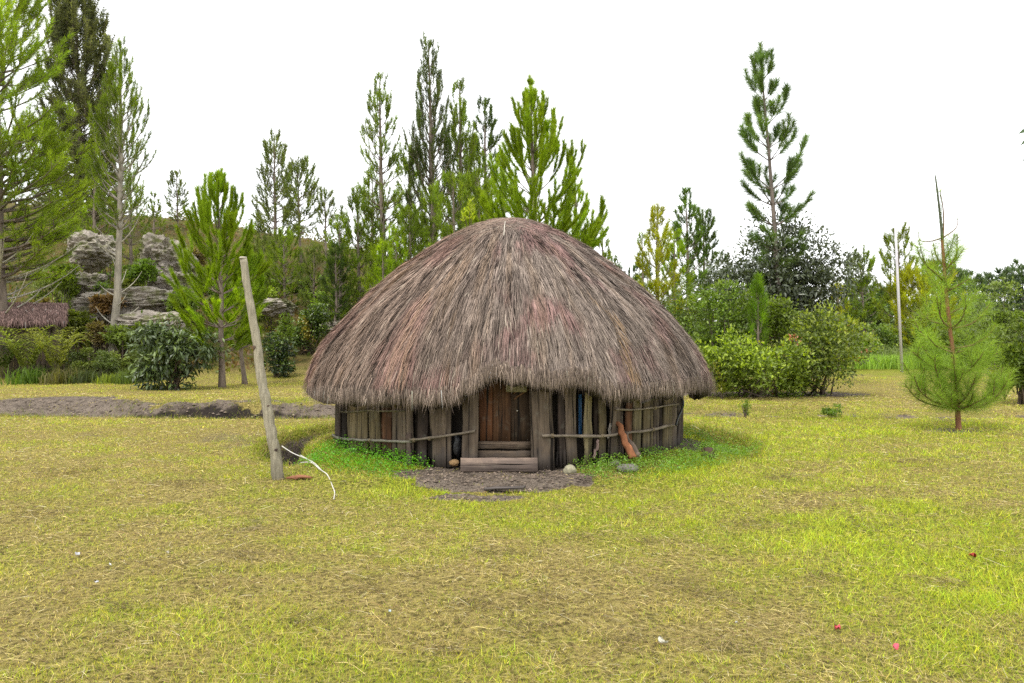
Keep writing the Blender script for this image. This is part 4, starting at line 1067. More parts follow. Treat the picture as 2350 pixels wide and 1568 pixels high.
GR, DG, YG, MG, FG, OG = (.16, .24, .015), (.06, .10, .025), (.22, .245, .014), (.12, .175, .02), (.11, .145, .045), (.14, .17, .012)
PINES = [
 # ---- left
 dict(label="huge light green pine at the left edge with bare white lower branches", xb=8, d=26.5, xt=-20, yt=-160, hw=165, cf=.20, nl=.24, nw=.016, per=60, col=(.19, .27, .025), seed=101, whorls=46, nb=7, gappy=.08, e0=(0, 35), power=.42, dead=26, thick=.24, sec=.42, fill=1.2, low_round=.1),
 dict(label="tall dark feathery conifer rising behind the big left pine", xb=182, d=46, xt=170, yt=-5, hw=84, cf=.05, nl=.30, nw=.05, per=26, spread=(20, 85), col=(.10, .115, .065), seed=102, whorls=60, nb=7, e0=(10, 55), power=.40, sec=.5, low_round=.02, cat="conifer tree", name="conifer_tree"),
 dict(label="tall half bare pine with a leaning pale lichen trunk and a dense top", xb=255, d=27.5, xt=268, yt=92, hw=84, cf=.42, nl=.17, nw=.014, per=180, col=MG, seed=103, whorls=20, nb=5, e0=(25, 62), power=.62, dead=16, thick=.15, bark=(.30, .27, .22), curve=.25, sec=.55, needle_from=.45, low_round=.3),
 dict(label="bright green young pine with upright plumes left of the leaning pole", xb=510, d=22.3, xt=497, yt=395, hw=128, cf=.16, nl=.19, nw=.011, per=560, spread=(12, 36), col=GR, seed=104, whorls=13, nb=7, e0=(10, 58), power=.9, thick=.085, sec=.62, seclen=.6, leader=.12, low_round=.2),
 dict(label="young green pine with a slanting trunk just behind the leaning pole", xb=563, d=24, xt=592, yt=600, hw=58, cf=.26, nl=.19, nw=.012, per=460, spread=(12, 38), col=GR, seed=105, whorls=9, nb=6, e0=(15, 55), power=.5, thick=.07, sec=.6, seclen=.55, curve=-.35),
 dict(label="tall grey green pine on the slope above the leaning pole, tallest of its cluster", xb=632, d=43, xt=628, yt=318, hw=52, cf=.10, col=FG, seed=106, nl=.24, nw=.03, per=36, whorls=24, power=.5),
 dict(label="bushy grey green pine on the slope just right of the tallest one there", xb=690, d=46, xt=682, yt=385, hw=50, cf=.30, col=FG, seed=107, nl=.26, nw=.035, per=36, whorls=16, power=.45, low_round=.3),
 dict(label="slender pine with gaps in its crown standing on the ridge left of the hut", xb=748, d=44, xt=742, yt=432, hw=26, cf=.2, col=FG, seed=108, nl=.22, nw=.03, per=36, whorls=14, power=.4, gappy=.2),
 dict(label="small thin pine left of the cluster above the leaning pole", xb=592, d=47, xt=594, yt=492, hw=20, cf=.1, col=FG, seed=109, nl=.2, nw=.03, per=36, whorls=10, power=.5),
 dict(label="small narrow pine on the skyline right of the half bare pine", xb=408, d=50, xt=404, yt=396, hw=27, cf=.15, col=FG, seed=110, nl=.24, nw=.035, per=30, whorls=12, power=.6),
 dict(label="little dark pine on the skyline beside the half bare pine", xb=352, d=46, xt=354, yt=445, hw=26, cf=.05, col=MG, seed=111, nl=.22, nw=.03, per=34, whorls=10, power=.7),
 dict(label="slim green pine behind the half bare trunk on the rocky slope", xb=300, d=38, xt=302, yt=380, hw=52, cf=.1, col=MG, seed=112, nl=.22, nw=.025, per=32, whorls=18, power=.6, gappy=.15),
 dict(label="dense green pine behind the big left pine, below the feathery conifer", xb=215, d=37, xt=212, yt=330, hw=55, cf=.08, col=MG, seed=1125, nl=.24, nw=.03, per=34, whorls=18, power=.6),
 dict(label="green pine on the slope right of the leaning pole, below the ridge pines", xb=655, d=37, xt=653, yt=545, hw=52, cf=.04, col=MG, seed=151, nl=.22, nw=.024, per=55, whorls=12, power=.55),
 dict(label="small dense pine on the slope left of the dark fir shaped pine", xb=722, d=36, xt=722, yt=575, hw=42, cf=.04, col=FG, seed=152, nl=.22, nw=.024, per=55, whorls=11, power=.55),
 dict(label="green pine at the foot of the tall ridge pine above the leaning pole", xb=606, d=39, xt=604, yt=560, hw=44, cf=.04, col=FG, seed=153, nl=.22, nw=.024, per=55, whorls=11, power=.55),
 # ---- behind the hut
 dict(label="dark green fir shaped young pine left of the hut roof", xb=770, d=33, xt=768, yt=560, hw=38, cf=.04, col=(.045, .075, .02), seed=113, nl=.2, nw=.02, per=70, whorls=14, power=.6),
 dict(label="bushy pine with spiky tops behind the left shoulder of the hut roof", xb=825, d=35, xt=820, yt=440, hw=62, cf=.08, col=MG, seed=114, nl=.24, nw=.022, per=50, whorls=16, power=.6),
 dict(label="tall open pine with a pointed top left of the two tallest behind the hut", xb=888, d=36, xt=870, yt=172, hw=56, cf=.2, col=MG, seed=115, nl=.23, nw=.024, per=46, whorls=26, power=.5, gappy=.12, leader=.06),
 dict(label="tallest pine behind the hut with a sparse crown and a fine pointed top", xb=1000, d=37, xt=984, yt=98, hw=66, cf=.12, col=(.065, .095, .025), seed=116, nl=.23, nw=.022, per=42, whorls=32, power=.5, e0=(30, 60), leader=.05),
 dict(label="slightly lower pine right beside the tallest pine behind the hut", xb=1062, d=38, xt=1054, yt=190, hw=50, cf=.12, col=MG, seed=117, nl=.25, nw=.024, per=44, whorls=26, power=.42, e0=(28, 58)),
 dict(label="dark green pine between the tallest pine and the bright one behind the roof", xb=1118, d=41, xt=1113, yt=228, hw=62, cf=.1, col=DG, seed=118, nl=.27, nw=.03, per=52, whorls=24, power=.6),
 dict(label="bright yellow green pine rising behind the top of the roof", xb=1235, d=24, xt=1216, yt=180, hw=205, cf=.10, col=(.165, .24, .014), seed=119, nl=.19, nw=.013, per=460, spread=(14, 42), whorls=18, nb=7, e0=(6, 58), power=1.05, thick=.12, sec=.7, seclen=.5, leader=.10, fill=1.2),
 dict(label="green pine behind the right shoulder of the roof, right of the bright pine", xb=1330, d=29, xt=1318, yt=380, hw=62, cf=.08, col=GR, seed=120, nl=.24, nw=.016, per=260, spread=(12, 40), whorls=9, power=.7, e0=(12, 55), sec=.8),
 dict(label="young light green pine poking up behind the left slope of the roof", xb=880, d=29, xt=878, yt=560, hw=62, cf=.05, col=GR, seed=121, nl=.25, nw=.018, per=80, whorls=12, power=.6),
 dict(label="thin bushy pine filling the gap behind the left slope, left of the tallest pine", xb=950, d=32, xt=940, yt=480, hw=62, cf=.05, col=MG, seed=122, nl=.24, nw=.02, per=60, whorls=14, power=.6),
 dict(label="dense green pine directly behind the top of the roof, below the tallest pine", xb=1045, d=31, xt=1040, yt=400, hw=70, cf=.05, col=MG, seed=123, nl=.24, nw=.02, per=60, whorls=16, power=.55),
 dict(label="small dark pine at the right foot of the roof skyline, left of the white posts", xb=1385, d=34, xt=1383, yt=525, hw=40, cf=.05, col=MG, seed=124, nl=.22, nw=.022, per=60, whorls=12, power=.7),
 dict(label="low dark pine beside the white posts behind the roof", xb=1412, d=44, xt=1412, yt=588, hw=32, cf=.02, col=DG, seed=125, nl=.24, nw=.03, per=50, whorls=10, power=.7),
 dict(label="low green pine under the spiky topped bushy pine left of the roof", xb=782, d=34, xt=780, yt=500, hw=50, cf=.03, col=MG, seed=141, nl=.24, nw=.022, per=60, whorls=16, power=.6),
 dict(label="leafy green pine low between the open pine and the left roof slope", xb=912, d=31.5, xt=910, yt=530, hw=52, cf=.03, col=GR, seed=142, nl=.22, nw=.02, per=60, whorls=14, power=.55),
 dict(label="spiky green pine between the bushy pine and the tall open pine left of the roof", xb=850, d=38, xt=852, yt=395, hw=52, cf=.05, col=MG, seed=161, nl=.23, nw=.024, per=50, whorls=20, power=.55),
 dict(label="tall slim green pine just left of the tallest pine behind the hut", xb=940, d=39, xt=938, yt=330, hw=50, cf=.05, col=MG, seed=162, nl=.23, nw=.024, per=50, whorls=22, power=.5),
 dict(label="mid height green pine between the two tallest pines and the dark one", xb=1088, d=39, xt=1086, yt=310, hw=50, cf=.05, col=MG, seed=163, nl=.23, nw=.024, per=50, whorls=22, power=.5),
 dict(label="low dense pine under the tallest pine, just above the roof", xb=992, d=33, xt=992, yt=440, hw=62, cf=.03, col=MG, seed=143, nl=.24, nw=.022, per=60, whorls=18, power=.5),
 dict(label="dense dark green pine close behind the roof top, left of the bright pine", xb=1100, d=33, xt=1098, yt=400, hw=66, cf=.03, col=MG, seed=144, nl=.24, nw=.022, per=60, whorls=18, power=.5),
 dict(label="mid green pine half hidden by the bright pine, on its left side", xb=1160, d=30, xt=1158, yt=360, hw=58, cf=.05, col=GR, seed=145, nl=.24, nw=.02, per=60, whorls=16, power=.6),
 dict(label="green pine under the right side of the bright pine, touching the roof line", xb=1290, d=31, xt=1285, yt=470, hw=62, cf=.03, col=GR, seed=146, nl=.22, nw=.02, per=60, whorls=14, power=.6),
 # ---- right
 dict(label="slim sparse pine left of the yellow green pine at right of the roof", xb=1474, d=42, xt=1474, yt=532, hw=22, cf=.1, col=MG, seed=126, nl=.22, nw=.028, per=40, whorls=12, power=.5, gappy=.1),
 dict(label="yellow green young pine behind the right slope of the roof", xb=1512, d=30, xt=1506, yt=470, hw=72, cf=.12, col=YG, seed=127, nl=.24, nw=.017, per=80, whorls=14, nb=6, power=.75, e0=(12, 58)),
 dict(label="dark green pine with a ragged top right of the yellow green young pine", xb=1583, d=40, xt=1573, yt=436, hw=50, cf=.08, col=(.075, .13, .03), seed=128, nl=.27, nw=.03, per=60, whorls=18, power=.6),
 dict(label="dark pine right of the ragged topped dark pine, a little lower", xb=1625, d=41, xt=1612, yt=482, hw=52, cf=.05, col=(.07, .115, .035), seed=129, nl=.27, nw=.03, per=56, whorls=16, power=.6),
 dict(label="green pine in the dip between the yellow green pine and the dark pines", xb=1548, d=36, xt=1545, yt=535, hw=50, cf=.05, col=GR, seed=1305, nl=.24, nw=.024, per=60, whorls=12, power=.6),
 dict(label="very tall thin pine with sparse upswept branches above the dark broadleaf tree", xb=1795, d=23.5, xt=1744, yt=100, hw=108, cf=.34, col=(.085, .14, .05), seed=131, nl=.26, nw=.010, per=520, spread=(22, 60), whorls=11, nb=5, e0=(12, 50), power=.75, thick=.095, sec=.55, leader=.10, low_round=.3, bark=(.17, .14, .12), gappy=.0, seclen=.36),
 dict(label="young pine with soft upright plumes poking out of the big shrubs at right", xb=1742, d=20.6, xt=1741, yt=640, hw=34, cf=.3, col=(.11, .20, .014), seed=132, nl=.2, nw=.011, per=170, whorls=8, nb=4, e0=(45, 70), power=.5, thick=.04, sec=.4),
 dict(label="light green pine with a narrow crown behind the thin pale post", xb=2066, d=38, xt=2058, yt=535, hw=52, cf=.12, col=(.13, .17, .016), seed=133, nl=.24, nw=.022, per=55, whorls=16, power=.5, gappy=.1, dead=5),
 dict(label="yellow green tree like pine leaning right of the thin pale post", xb=2122, d=36, xt=2110, yt=655, hw=75, cf=.1, col=YG, seed=134, nl=.26, nw=.025, per=50, whorls=12, power=.35),
 dict(label="green pine between the dark broadleaf tree and the pale post", xb=1985, d=44, xt=1975, yt=600, hw=42, cf=.1, col=MG, seed=135, nl=.26, nw=.032, per=48, whorls=12, power=.4),
 dict(label="yellowish pine at the right flank of the dark broadleaf tree", xb=1925, d=30, xt=1922, yt=650, hw=36, cf=.1, col=YG, seed=136, nl=.22, nw=.02, per=70, whorls=9, power=.6),
]
for kw in PINES: pine(**kw)

ORD = ["leftmost", "second from left", "third from left", "fourth from left", "fifth from left", "sixth from left", "seventh from left", "eighth from left", "ninth from left", "tenth from left", "eleventh from left", "twelfth from left"]
# far conifer line
R = np.random.default_rng(77)
for k in range(22):
    xd = 2120 + k * 14 + R.uniform(-5, 5); d = R.uniform(95, 120)
    yt = np.interp(xd, [2100, 2200, 2240, 2300, 2420], [600, 612, 640, 610, 598]) + R.uniform(-10, 12)
    pine((ORD[k] if k < 11 else ORD[21 - k].replace("left", "right").replace("rightmost", "rightmost")) + " far conifer in the blue grey treeline at the right skyline", xd, d, xd + R.uniform(-3, 3), yt, R.uniform(16, 24), cf=.05, col=(.06, .095, .055), seed=700 + k, nl=.9, nw=.13, per=9, whorls=11, power=.6, group="far conifers at the right skyline", sec=1.6)  # distance haze is put into the bluish needle colour
for k in range(9):
    xd = 1925 + k * 17 + R.uniform(-5, 5); d = R.uniform(62, 78)
    yt = np.interp(xd, [1900, 1975, 2100], [668, 640, 672]) + R.uniform(-10, 14)
    pine(ORD[k] + " far conifer behind the gap between dark tree and pale post", xd, d, xd, yt, R.uniform(18, 26), cf=.05, col=(.06, .10, .035), seed=740 + k, nl=.6, nw=.08, per=14, whorls=10, power=.6, group="far conifers behind the gap", sec=1.2)
for k in range(8):
    xd = 1392 + k * 13 + R.uniform(-4, 4); d = R.uniform(60, 75)
    pine(ORD[k] + " far conifer low on the skyline over the right slope of the roof", xd, d, xd, 605 + R.uniform(-8, 18), R.uniform(12, 18), cf=.05, col=(.05, .085, .04), seed=760 + k, nl=.6, nw=.08, per=14, whorls=8, power=.6, group="far conifers over the roof", sec=1.2)

def shrub(label, xd, d, w, ytop, ybot, col, n=5000, ls=(.05, .1), seed=0, clumps=16, mat=None, cat="shrub", name="shrub", droop=.0, group=None,
          tip=None, accents=None, aspect=.5, stems=7, depthf=.8, trunk=0, narrow=1.0, open_=.6):
    """broadleaf shrub or tree: leaves on many uneven clumps, stems inside"""
    R = np.random.default_rng(seed)
    x0 = (xd - CX) / FPX * d; z0 = float(terrain(x0, d))
    zt = CAMH + (HY - ytop) / FPX * d - z0; zb = max(0.0, CAMH + (HY - ybot) / FPX * d - z0)
    W = w / 2 / FPX * d; Hc = zt - zb; mid = zb + Hc * .45
    o = empty(name, (x0, d, z0), label, cat, group)
    cc = []; 
    for k in range(clumps):
        for _ in range(40):
            p = R.uniform(-1, 1, 3)
            wz = 1 - .35 * max(0, p[2]) * narrow
            if (p[0] / wz) ** 2 + (p[1] / wz) ** 2 + p[2] ** 2 < 1: break
        cc.append((p[0] * W * .86, p[1] * W * depthf * .8, zb + Hc * (.48 + .44 * p[2])))
    cc = np.array(cc); cr = R.uniform(.16, .5, clumps) * min(W, Hc * .6) * 1.15 * (1 if clumps < 22 else .85)
    # leaves
    n = int(n * .9)
    wgt = cr ** 2 / (cr ** 2).sum(); idx = R.choice(clumps, n, p=wgt)
    dirs = unit(R.normal(size=(n, 3)) + np.array([0, 0, .25])); rr = cr[idx] * (1 - open_ * R.random(n) ** 1.3) * (1 + .6 * (vnoise(dirs[:, 0] * 3 + idx, dirs[:, 2] * 3 + idx * .3, seed) - .4) + .4 * (R.random(n) < .10) * R.random(n))
    p = cc[idx] + dirs * rr[:, None] * np.array([1, 1, .85])
    p[:, 2] = np.maximum(p[:, 2], .02)
    # pull leaves into sprigs
    cell = np.round(p / (ls[1] * 2.2)); j = hash2(cell[:, 0] * 7 + cell[:, 2] * 131, cell[:, 1], seed)
    p = p * .78 + (cell * ls[1] * 2.2) * .22
    ax = unit(dirs * .7 + R.normal(0, .7, (n, 3)) + np.array([0, 0, .25 - droop]))
    nr = unit(dirs * .5 + np.array([0, 0, .9]) + R.normal(0, .5, (n, 3)))
    L = R.uniform(ls[0], ls[1], n)
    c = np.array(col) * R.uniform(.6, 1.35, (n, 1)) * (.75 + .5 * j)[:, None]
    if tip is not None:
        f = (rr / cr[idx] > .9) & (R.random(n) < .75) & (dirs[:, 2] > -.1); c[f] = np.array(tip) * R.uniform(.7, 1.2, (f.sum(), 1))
    if accents is not None:
        ac, frac = accents; f = (vnoise(p[:, 0] * 2.6 + seed, p[:, 2] * 2.6 + p[:, 1], seed) > 1 - frac) & (R.random(n) < .7); c[f] = np.array(ac) * R.uniform(.7, 1.3, (f.sum(), 1))
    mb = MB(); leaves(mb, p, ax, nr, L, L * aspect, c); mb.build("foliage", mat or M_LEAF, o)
    mb = MB()
    if trunk:
        tube(mb, [(0, 0, -.1), (.03, 0, zb * .5), (0, .02, mid)], [trunk, trunk * .8, trunk * .5], 8, (.14, .11, .09))
        mb.build("trunk", M_BARK, o, smooth=True); mb = MB()
    for k in range(max(stems, min(clumps, 14))):
        c_ = cc[k % clumps]; s = np.array([R.normal(0, W * .12), R.normal(0, W * .12), -.05 if not trunk else mid * .6]) if not trunk else np.array([0, 0, zb * R.uniform(.6, 1.2)])
        m = (s + c_) / 2 + R.normal(0, W * .08, 3)
        tube(mb, [s, m, c_], [.02 + .006 * W, .014, .006], 5, (.13, .10, .08))
    mb.build("stems", M_BARK, o)
    return o
LG, BG = (.12, .175, .016), (.085, .135, .018)
shrub("big dark shrub with drooping long leaves between the rocks and the bright young pine", 395, 21.6, 172, 722, 898, (.075, .105, .04), 5200, (.13, .24), 201, 20, M_GLOSSY, droop=.9, tip=(.13, .18, .04), aspect=.32, stems=12)
shrub("rounded dark shrub with paler top right of the leaning pole", 638, 26.5, 92, 755, 866, (.03, .052, .018), 4600, (.06, .11), 202, 14, M_GLOSSY, tip=(.10, .15, .02))
shrub("upper leafy shrub with yellow tints between the pole and the hut", 708, 31.0, 112, 684, 806, (.06, .095, .016), 5200, (.08, .14), 203, 16, M_GLOSSY, tip=(.13, .19, .02), accents=((.22, .18, .02), .12))
shrub("small pale shrub above the rounded dark shrub beside the pole", 650, 29, 60, 728, 790, LG, 1500, (.07, .12), 204, 8)
shrub("broad bright green shrub at right of the hut with small glossy leaves", 1735, 19.4, 300, 745, 912, (.15, .20, .025), 12000, (.06, .125), 205, 30, M_LEAF, tip=(.30, .38, .025), accents=((.20, .19, .03), .14))
shrub("shrub with reddish new leaves at the right end of the shrub mass", 1880, 19.9, 235, 690, 906, (.12, .155, .035), 10000, (.065, .13), 206, 26, M_LEAF, tip=(.24, .28, .035), accents=((.42, .16, .10), .14))
shrub("tall green shrub tucked between the roof and the young pine in the shrubs", 1655, 21.5, 190, 640, 885, (.11, .165, .025), 8000, (.06, .13), 207, 24, M_LEAF, tip=(.16, .22, .025))
shrub("grey green shrub behind the right eave of the roof", 1570, 23.5, 180, 655, 885, (.10, .145, .03), 7000, (.065, .12), 208, 24, M_LEAF, tip=(.10, .14, .025))
shrub("yellow tinted tall shrub in front of the dark broadleaf tree", 1755, 21.8, 170, 655, 840, (.11, .15, .018), 7500, (.065, .12), 209, 20, tip=(.15, .20, .02))
shrub("large dark leaved broadleaf tree with a domed crown at right", 1797, 24.0, 325, 503, 775, (.07, .085, .05), 18000, (.11, .21), 210, 46, M_GLOSSY, cat="broadleaf tree", name="broadleaf_tree", droop=.5, tip=(.11, .13, .075), aspect=.38, trunk=.11, open_=.5)
shrub("green shrub at the left edge of the dark broadleaf tree", 1672, 25.5, 90, 600, 720, (.07, .11, .02), 3200, (.06, .11), 211, 10)
# thickets
R = np.random.default_rng(33)
def thicket(n, xr, yr, hr, dr, label, group, cols, wr=(60, 110), leaf=(.1, .18), seed0=300, nl=1600):
    for k in range(n):
        lab = (ORD[k] if k < n - 1 else 'rightmost') + ' ' + label
        xd = xr[0] + (xr[1] - xr[0]) * (k + R.uniform(.1, .9)) / n; d = R.uniform(*dr)
        x = (xd - CX) / FPX * d; yb = HY - (float(terrain(x, d)) - CAMH) / d * FPX
        yt = R.uniform(*yr); c = cols[R.integers(len(cols))]
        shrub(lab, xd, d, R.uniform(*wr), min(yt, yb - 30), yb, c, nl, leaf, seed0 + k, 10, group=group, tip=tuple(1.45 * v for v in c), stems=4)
GC = [(.16, .23, .025), (.11, .16, .03), (.20, .25, .03), (.14, .17, .04)]
thicket(10, (1830, 2400), (655, 725), None, (42, 52), "tall dim green shrub far behind the pale post", "far shrubs behind the pale post", [(.14, .19, .06), (.11, .155, .05)], (70, 120), (.16, .3), seed0=500, nl=2600)
thicket(9, (1960, 2200), (735, 775), None, (33, 38), "green shrub in the thicket behind the bright grass strip at right", "shrubs behind the bright grass strip", GC, seed0=300)
thicket(8, (2190, 2440), (655, 715), None, (30, 36), "tall olive green shrub in the thicket at the right edge", "tall shrubs at the right edge", [(.12, .155, .035), (.10, .13, .035), (.14, .19, .03)], (90, 150), seed0=320, nl=3000)
thicket(9, (1400, 1700), (640, 700), None, (30, 36), "green shrub in the thicket behind the right slope of the roof", "shrubs behind the right slope of the roof", GC, (70, 110), seed0=340)
thicket(10, (740, 960), (640, 720), None, (31, 37), "green shrub in the thicket behind the left slope of the roof", "shrubs behind the left slope of the roof", GC, (60, 100), seed0=360, nl=2600)
thicket(9, (590, 790), (640, 700), None, (36, 42), "green shrub on the slope under the ridge pines", "shrubs on the slope under the ridge pines", GC, (50, 90), seed0=380)
thicket(12, (90, 480), (560, 700), None, (30, 40), "small green shrub growing among the rocks of the left slope", "shrubs among the left rocks", GC, (60, 120), seed0=400, nl=1500)
thicket(6, (170, 330), (790, 822), None, (25.5, 27), "low scrubby bush at the far edge of the left lawn", "low bushes at the far edge of the left lawn", [(.10, .13, .035), (.15, .18, .04)], (55, 80), (.05, .1), 420, 1600)
thicket(10, (-60, 330), (640, 740), None, (29, 34), "dark green undergrowth bush behind the small thatched shelter", "bushes behind the small shelter", [(.09, .13, .03), (.14, .18, .03), (.17, .13, .045)], (60, 110), seed0=440, nl=1800)
thicket(7, (420, 640), (610, 690), None, (33, 40), "scrubby bush on the slope behind the bright young pine", "bushes behind the bright young pine", GC, (60, 100), seed0=460, nl=1800)
thicket(8, (960, 1400), (560, 640), None, (34, 40), "green bush standing behind the hut among the pine trunks", "bushes behind the hut", GC, (80, 130), seed0=480, nl=2200)
shrub("yellow green long leaved bush at the right edge beside the lawn", 2352, 17.5, 105, 730, 912, (.10, .145, .02), 4200, (.12, .2), 215, 14, tip=(.17, .22, .02), aspect=.2)
shrub("small pale weed plant growing on the ditch edge right of the hut", 1712, 15.0, 30, 900, 952, (.15, .20, .03), 260, (.04, .09), 216, 4, aspect=.25, stems=3)
shrub("low spreading weed plant on the ditch edge below the shrub mass", 1920, 15.2, 84, 928, 962, (.12, .19, .02), 800, (.03, .06), 217, 7, stems=3)
shrub("small yellow green tuft at the lower left of the shrub mass", 1656, 18.8, 26, 876, 902, (.24, .27, .02), 500, (.06, .1), 218, 4, aspect=.15, stems=3)
shrub("bright yellow green seedling sprouting from the left top of the thatched roof", 1098, 11.0, 30, 476, 520, (.34, .42, .05), 0 + 90, (.04, .08), 219, 5, aspect=.3, stems=0, name="roof_seedling", cat="seedling") if False else None

# seedling on the roof
sd_loc = roofpt(np.array(.62), np.array(-1.35), 0)
sdl = empty("seedling", sd_loc, "yellow green seedling sprouting from the left side of the roof top", "seedling")
R = np.random.default_rng(61); mb = MB(); ml = MB()
for k, (dx, h) in enumerate(((0, .30), (-.07, .20), (.03, .24))):
    tube(mb, [(dx * .3, 0, -.03), (dx * .7, 0, h * .5), (dx, 0, h)], [.006, .005, .003], 5, (.12, .10, .05))
    n = 26; zz = R.uniform(.35, 1.05, n) * h; az = R.uniform(0, 6.28, n)
    axd = np.stack([np.cos(az) * .7, np.sin(az) * .7, R.uniform(.4, 1.2, n)], -1)
    leaves(ml, np.stack([np.full(n, dx), np.zeros(n), zz], -1), axd, unit(R.normal(size=(n, 3)) + [0, 0, 1]), R.uniform(.05, .09, n), R.uniform(.016, .024, n), np.array([.36, .42, .03]) * R.uniform(.75, 1.2, (n, 1)))
mb.build("stem", M_BARK, sdl); ml.build("leaves", M_LEAF, sdl); sdl.scale = (1.25, 1.25, 1.25)

# foreground young pine at right
def young_pine():
    D = 12.9; R = np.random.default_rng(150)
    x0 = (2200 - CX) / FPX * D; z0 = float(terrain(x0, D))
    o = empty("pine_tree", (x0, D, z0), "young pine with soft long needles and a bare spire standing alone on the right lawn", "pine tree"); O = np.array(o.location)
    q = lambda x, y, dy=0.0: P(x, y, D + dy) - O
    tr_ = free_curve([q(2201, 996), q(2196, 930), q(2192, 860), q(2181, 760), q(2170, 660), q(2163, 560), q(2158, 500), q(2150, 430), q(2146, 402)], 40)
    tr_[0, 2] = -.1; f = np.linspace(0, 1, 40)
    bark = np.stack([.24 - .12 * f, .115 + .03 * f, .065 + .01 * f], -1)
    rt = .036 * (1 - f) ** .9 + .008 + .02 * np.exp(-f * 40); mb = MB(); tube(mb, tr_[:26], rt[:26], 9, (.24, .115, .065), False, R, .06); tube(mb, tr_[25:], rt[25:], 7, (.085, .10, .06), True, R, .06); mb.build("trunk", M_BARK, o, smooth=True)
    bm_ = MB(); A, B_, C = [], [], []; soft = []
    def br(pts, r, nf, c, sub=0, n=12):
        pts = free_curve(pts, n); ff = np.linspace(0, 1, n)
        tube(bm_, pts, r * (1 - .75 * ff) + .002, 5, (.17, .11, .06), False)
        for k in range(n - 1):
            if ff[k] >= nf: A.append(pts[k]); B_.append(pts[k + 1]); C.append(c * R.uniform(.85, 1.15))
        for k in range(sub):
            s_ = R.uniform(.25, .85); i_ = int(s_ * (n - 1)); T = unit(pts[min(i_ + 1, n - 1)] - pts[i_]); L = R.uniform(.22, .5) * (1.1 - s_ * .5)
            sd = R.normal(0, .55, 3); sd[2] = abs(sd[2]) * .6 + .35; d1 = unit(T * .8 + sd); p = pts[i_]
            br([p, p + d1 * L * .5, p + d1 * L + [0, 0, L * .25]], r * .5, .05, c, 0, 7)
    g = np.array([.21, .30, .05])
    B2 = [([(2170, 640), (2135, 618), (2112, 590), (2105, 566)], 0, .3), ([(2170, 640), (2184, 622), (2194, 590), (2197, 540)], .1, .1),
          ([(2172, 670), (2200, 655), (2226, 640)], -.3, 0), ([(2168, 620), (2186, 600), (2200, 570)], -.2, 0), ([(2168, 615), (2150, 590), (2142, 560)], .2, 0), ([(2170, 650), (2150, 630), (2128, 612)], -.4, 0), ([(2178, 720), (2215, 700), (2245, 668)], .1, .1), ([(2175, 690), (2150, 660), (2140, 640)], .35, 0),
          ([(2183, 755), (2162, 735), (2152, 700), (2150, 680)], -.2, 0), ([(2183, 755), (2225, 745), (2255, 722), (2272, 696)], 0, 0), ([(2183, 755), (2205, 735), (2218, 700)], -.5, 0),
          ([(2182, 745), (2140, 738), (2108, 715)], .5, 0),
          ([(2192, 850), (2155, 838), (2125, 808), (2112, 786)], .1, 0), ([(2192, 855), (2235, 845), (2270, 815)], .5, 0), ([(2187, 800), (2145, 788), (2112, 762), (2100, 735)], .1, .1), ([(2187, 800), (2232, 792), (2268, 770), (2284, 745)], -.1, .1), ([(2188, 810), (2150, 795), (2128, 770)], -.5, .1), ([(2188, 810), (2228, 800), (2250, 775)], .5, .1), ([(2191, 850), (2245, 842), (2292, 806)], 0, .1), ([(2191, 850), (2140, 842), (2092, 806)], 0, .1), ([(2193, 860), (2225, 850), (2246, 822)], -.45, 0),
          ([(2197, 935), (2150, 912), (2105, 880), (2072, 832)], 0, 0), ([(2197, 936), (2150, 925), (2112, 898), (2098, 862)], -.35, 0), ([(2197, 930), (2170, 905), (2148, 850), (2146, 815)], -.4, 0),
          ([(2197, 935), (2245, 925), (2285, 890), (2302, 842)], .1, 0), ([(2197, 938), (2250, 932), (2292, 905), (2312, 872)], -.3, 0), ([(2197, 925), (2194, 880), (2188, 815)], -.5, 0),
          ([(2197, 930), (2222, 905), (2240, 860)], -.6, 0), ([(2196, 925), (2220, 900), (2250, 850)], .6, 0), ([(2196, 925), (2170, 900), (2130, 870)], .6, 0), ([(2197, 938), (2175, 928), (2150, 905)], -.7, 0), ([(2197, 940), (2225, 932), (2262, 912)], -.7, 0), ([(2197, 938), (2150, 932), (2105, 915), (2075, 880)], .3, .1), ([(2197, 938), (2255, 930), (2300, 900), (2322, 850)], .35, .1)]
    for k, (pl, dy, nf) in enumerate(B2):
        n = len(pl); pts = [q(x, y, dy * i_ / (n - 1)) for i_, (x, y) in enumerate(pl)]
        br(pts, .016, nf, g * R.uniform(.8, 1.15), 3 if pl[0][1] > 815 else 1)
    br([q(2163, 560), q(2166, 510), q(2163, 468), q(2157, 438)], .013, .9, g)
    br([q(2163, 546), q(2135, 554), q(2112, 552), q(2107, 534)], .010, .9, g)
    br([q(2163, 546), q(2182, 534), q(2196, 520), q(2198, 502)], .010, .9, g)
    for (a0, a1) in (((2172, 625), (2163, 545)), ((2180, 745), (2171, 640)), ((2192, 850), (2184, 770))):
        a, b = q(*a0), q(*a1)
        for k in range(8): A.append(a + (b - a) * k / 8); B_.append(a + (b - a) * (k + 1) / 8); C.append(g * .9)
    bm_.build("branches", M_BARK, o, smooth=True)
    A, B_, C = np.array(A), np.array(B_), np.array(C)
    nm = MB(); needles(nm, A, B_, 420, R, .24, .0045, (28, 70), C, .10)
    a, b = q(2158, 520), q(2148, 415)
    nm2 = [a + (b - a) * k / 8 for k in range(9)]
    needles(nm, np.array(nm2[:-1]), np.array(nm2[1:]), 260, R, .07, .004, (8, 25), np.tile(g * .7, (8, 1)))
    a, b = q(2164, 540), q(2158, 445); nm2 = [a + (b - a) * k / 8 for k in range(9)]
